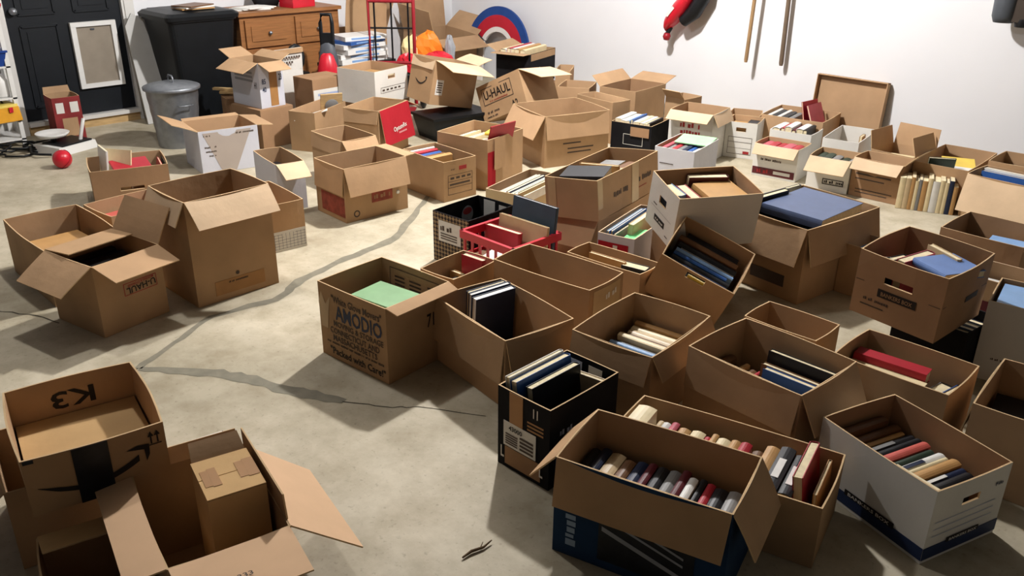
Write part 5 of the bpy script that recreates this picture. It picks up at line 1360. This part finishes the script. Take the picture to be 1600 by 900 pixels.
row_spine_up('b63', [('tan', .03), ('brown', .02), ('beige', .03), ('tan', .02), ('cream', .03), ('tan', .035)], y0=-.02, ztop=.13, widths=.11, length=.26)
b = make_box('b64', 'cardboard_box', 'kraft box of cream books and magazines, between navy and black boxes', 'box', 'the cream book box', mo=KRAFT, mi=KIN, bulge=.01, flaps={'FR': (150, .1)})
row_spine_up('b64', [('tan', .03), ('cream', .035), ('beige', .04), ('brown', .02), ('cream', .03)], axis='x', y0=.2, ztop=.19, widths=.18, length=.26)
row_spine_up('b64', [('black', .02), ('light blue', .018), ('white', .016), ('grey', .02), ('white', .016), ('light blue', .02)], axis='x', y0=.03, ztop=.18, widths=.17, length=.27, kind='magazine')
b = make_box('b65', 'cardboard_box', 'black printed shipping box with white label, front centre', 'box', 'the black shipping box', mo=BLACKB, mi=BLACKB, edge=EDGE, bulge=.002)
U, V, h = b.dim
decal(b, 'FL', -.06, .0, .17, h - .002, TAPE, 'brown_tape'); decal(b, 'FL', -.085, .06, .09, .185, LABEL, 'shipping_label', off=.0035)
words(b, 'FL', '43000', -.03, .165, .06, .018, INK, off=.005); lines_print(b, 'FL', [(-.075, -.02, .1 + .009 * k, .005) for k in range(5)] + [(-.01, .05, .1 + .014 * k, .008) for k in range(4)], INKG, off=.005)
words(b, 'FL', '11', .055, h - .04, .02, .035, INKW); lines_print(b, 'FL', [(.02, .09, h - .085 - .014 * k, .007) for k in range(3)], TAPE)
decal(b, 'FL', -.08, .08, .015, .085, KRAFT3, 'kraft_panel'); words(b, 'FL', 'L', -.09, .06, .015, .045, INKW, off=.004); words(b, 'FL', 'L', .085, .06, .015, .045, INKW, off=.004)
P, w = side_frame(b, 'FR'); scrawl(b, 'FR', -.09, .2, .07, .022, mat('grey_print', '8f9298'))
decal(b, 'BR', -.1, -.04, .2, h - .02, LABEL, 'white_label', inside=True); decal(b, 'BR', -.01, .05, .2, h - .02, LABEL, 'white_label', inside=True)
stand('b65', -.01, .03, .02, .03, .27, .305, 'blue', yaw=90, tilty=8); stand('b65', -.01, .058, .02, .02, .27, .31, 'white', yaw=90, tilty=8); stand('b65', -.0, -.015, .02, .03, .24, .29, 'black', yaw=90, tilty=8)
stand('b65', .13, -.04, .02, .02, .12, .255, 'beige', yaw=8)
b = make_box('b66', 'cardboard_box', 'blue printed box with wide kraft flaps and book spines, front centre', 'box', 'the blue printed box', mo=BLUEB, mi=KIN, bulge=.004, flap_in=KIN, flap_out=KRAFT, flaps={'FL': (168, .15)})
# its open flaps show the plain board side
U, V, h = b.dim
for s in ('FL', 'FR', 'BL'):
    for k in range(len(b.flaps[s][0].data.materials)): b.flaps[s][0].data.materials[k] = [KRAFT, KRAFT, EDGE][min(k, 2)]
decal(b, 'FL', -.11, .17, .03, .2, mat('dark_picture', '15181f', rough=.4, var=.5, scale=30), 'printed_picture')
P, w = side_frame(b, 'FL'); m = MB()
for k, (z0, z1) in enumerate(((.075, .0), (.12, .045), (.15, .07))):
    m.face([P(-.1, z0 + .06, .0035), P(.14, z1 + .06, .0035), P(.14, z1 + .068 + .006 * (k == 0), .0035), P(-.1, z0 + .068 + .008 * (k == 0), .0035)], mat('grey_print', '8f9298'))
m.build('printed_device', b.root)
frame_print(b, 'FL', -.215, -.175, .165, .2, .009, INK); scrawl(b, 'FL', -.195, .1, .1, .038, mat('blue_grey_letter', '8296ae', var=.05), rot=-90, seed=11)
row_spine_up('b66', [('black', .03), ('navy', .03), ('beige', .045), ('brown', .035), ('navy', .035), ('maroon', .025), ('black', .035), ('grey', .035), ('maroon', .025), ('white', .025), ('black', .02), ('red', .025), ('black', .04), ('grey', .04)], ztop=.225, widths=.215, length=.2, jitter=.008)
b = make_box('b67', 'cardboard_box', 'long kraft box with a mixed row of books, behind the blue printed box', 'box', 'the long book row box', mo=KRAFT, mi=KIN, bulge=.006)
row_spine_up('b67', [('cream', .065, .17, .03), ('beige', .02, .2, -.02), ('white', .025, .2, -.01), ('pink', .025, .2, -.01), ('tan', .04, .2, -.02), ('cream', .045, .2, -.02), ('red', .02, .2, -.02), ('tan', .02, .2, -.01), ('cream', .04, .2, -.01), ('tan', .03, .2, -.01),
                      ('red', .035, .2, -.005), ('brown', .04, .2, -.03), ('tan', .04, .22, .01), ('black', .045, .23, .015, 'white'), ('black', .04, .22, .005, 'white')], ztop=.185, widths=.155, jitter=.004)
stand('b67', .02, -.275, .01, .03, .21, .235, 'red', yaw=90, tilty=8, title='cream'); stand('b67', .02, -.31, .01, .012, .2, .19, 'tan', yaw=90, tilty=4)
b = make_box('b68', 'cardboard_box', 'kraft box with blue and black hardcovers, above the white banded file box', 'box', 'the blue and black book box', mo=KRAFT2, mi=KIN, bulge=.008, flap_out=KRAFT2, flap_in=KRAFT2)
row_spine_up('b68', [('brown', .035), ('brown', .035), ('tan', .02), ('brown', .035), ('red', .015)], ztop=.19, widths=.18, length=.2, xc=-.02, jitter=.015)
stand('b68', .1, -.06, .008, .025, .26, .26, 'black', yaw=3, tilty=5); stand('b68', .055, -.06, .008, .025, .25, .225, 'brown', yaw=3, tilty=5); stand('b68', .01, -.08, .008, .028, .22, .235, 'blue', yaw=3, tilty=5)
stand('b68', -.05, -.08, .008, .03, .22, .18, 'black', yaw=2); stand('b68', -.1, -.08, .008, .04, .22, .17, 'black', yaw=2)
b = make_box('b69', 'cardboard_box', 'kraft box with a long red volume and cream album, right', 'box', 'the long red volume box', mo=KRAFT, mi=KIN, bulge=.006)
flat('b69', .05, .06, .185, .06, .26, .05, 'red', yaw=4, kind='long bound volume', cat='book'); flat('b69', -.045, .05, .16, .12, .27, .05, 'cream', yaw=2, kind='album', cat='album', name='album')
flat('b69', .01, .06, .05, .2, .22, .08, 'brown', kind='file bundle', cat='files', name='file_bundle')
stand('b69', -.0, -.115, .01, .045, .16, .19, 'grey', yaw=80); stand('b69', .0, -.16, .01, .03, .17, .2, 'blue', yaw=80)
b = make_box('b70', 'cardboard_box', 'low empty kraft tray between the tipped box and red volume box', 'box', 'the low tray', mo=KRAFT, mi=KIN)
b = make_box('b71', 'cardboard_box', 'kraft box with black bundle cut by the right edge', 'box', 'the right edge flapped box', mo=KRAFT2, mi=KIN, bulge=.004, flap_in=KRAFT2, flap_out=KRAFT2, flaps={'FL': None})
flat('b71', .02, 0, .03, .3, .17, .15, 'black', yaw=5, kind='file bundle', cat='files', name='file_bundle')
b = make_box('bank', 'file_box', 'white file box with navy base band full of books, front right', 'box', 'the navy banded file box', mo=WHITEB, mi=KRAFT3, handles=('FR',), bulge=.004, slot=(.075, .026), slotz=.66)
U, V, h = b.dim
for s in ('FL', 'FR', 'BL', 'BR'):
    w = V if s in ('FL', 'BR') else U
    decal(b, s, -w / 2, w / 2, .012, .055, NAVYB, 'navy_band')
decal(b, 'FL', -.08, .11, .05, .07, INK, 'dark_logo_band', off=.0035); words(b, 'FL', 'BANKERS BOX', .015, .06, .16, .012, INKW, off=.005)
decal(b, 'FR', -.07, .07, .05, .066, INK, 'dark_logo_band', off=.0035); words(b, 'FR', 'BANKERS BOX', .0, .058, .12, .01, INKW, off=.005)
lines_print(b, 'FR', [(-.14, .12, .09, .002), (-.14, .12, .115, .002), (-.14, .12, .14, .002)], mat('blue_grey_print', '9aa7c4')); words(b, 'FR', 'File', .12, .2, .035, .014, INKB)
row_spine_up('bank', [('brown', .03, .2, .035), ('brown', .03, .26, .01), ('tan', .02, .26, .0), ('black', .03, .27, .0, 'grey'), ('black', .022, .27), ('coral', .032, .27, .005), ('dark green', .022, .26, .0), ('white', .03, .27, .0, 'navy'), ('cream', .014, .25), ('tan', .036, .26, .005), ('navy', .024, .25, .0, 'white'), ('black', .03, .24)], ztop=.165, widths=.14, jitter=.004)
stand('bank', -.11, -.12, .008, .014, .16, .215, 'cream', yaw=4, kind='paperback book')
label_books()
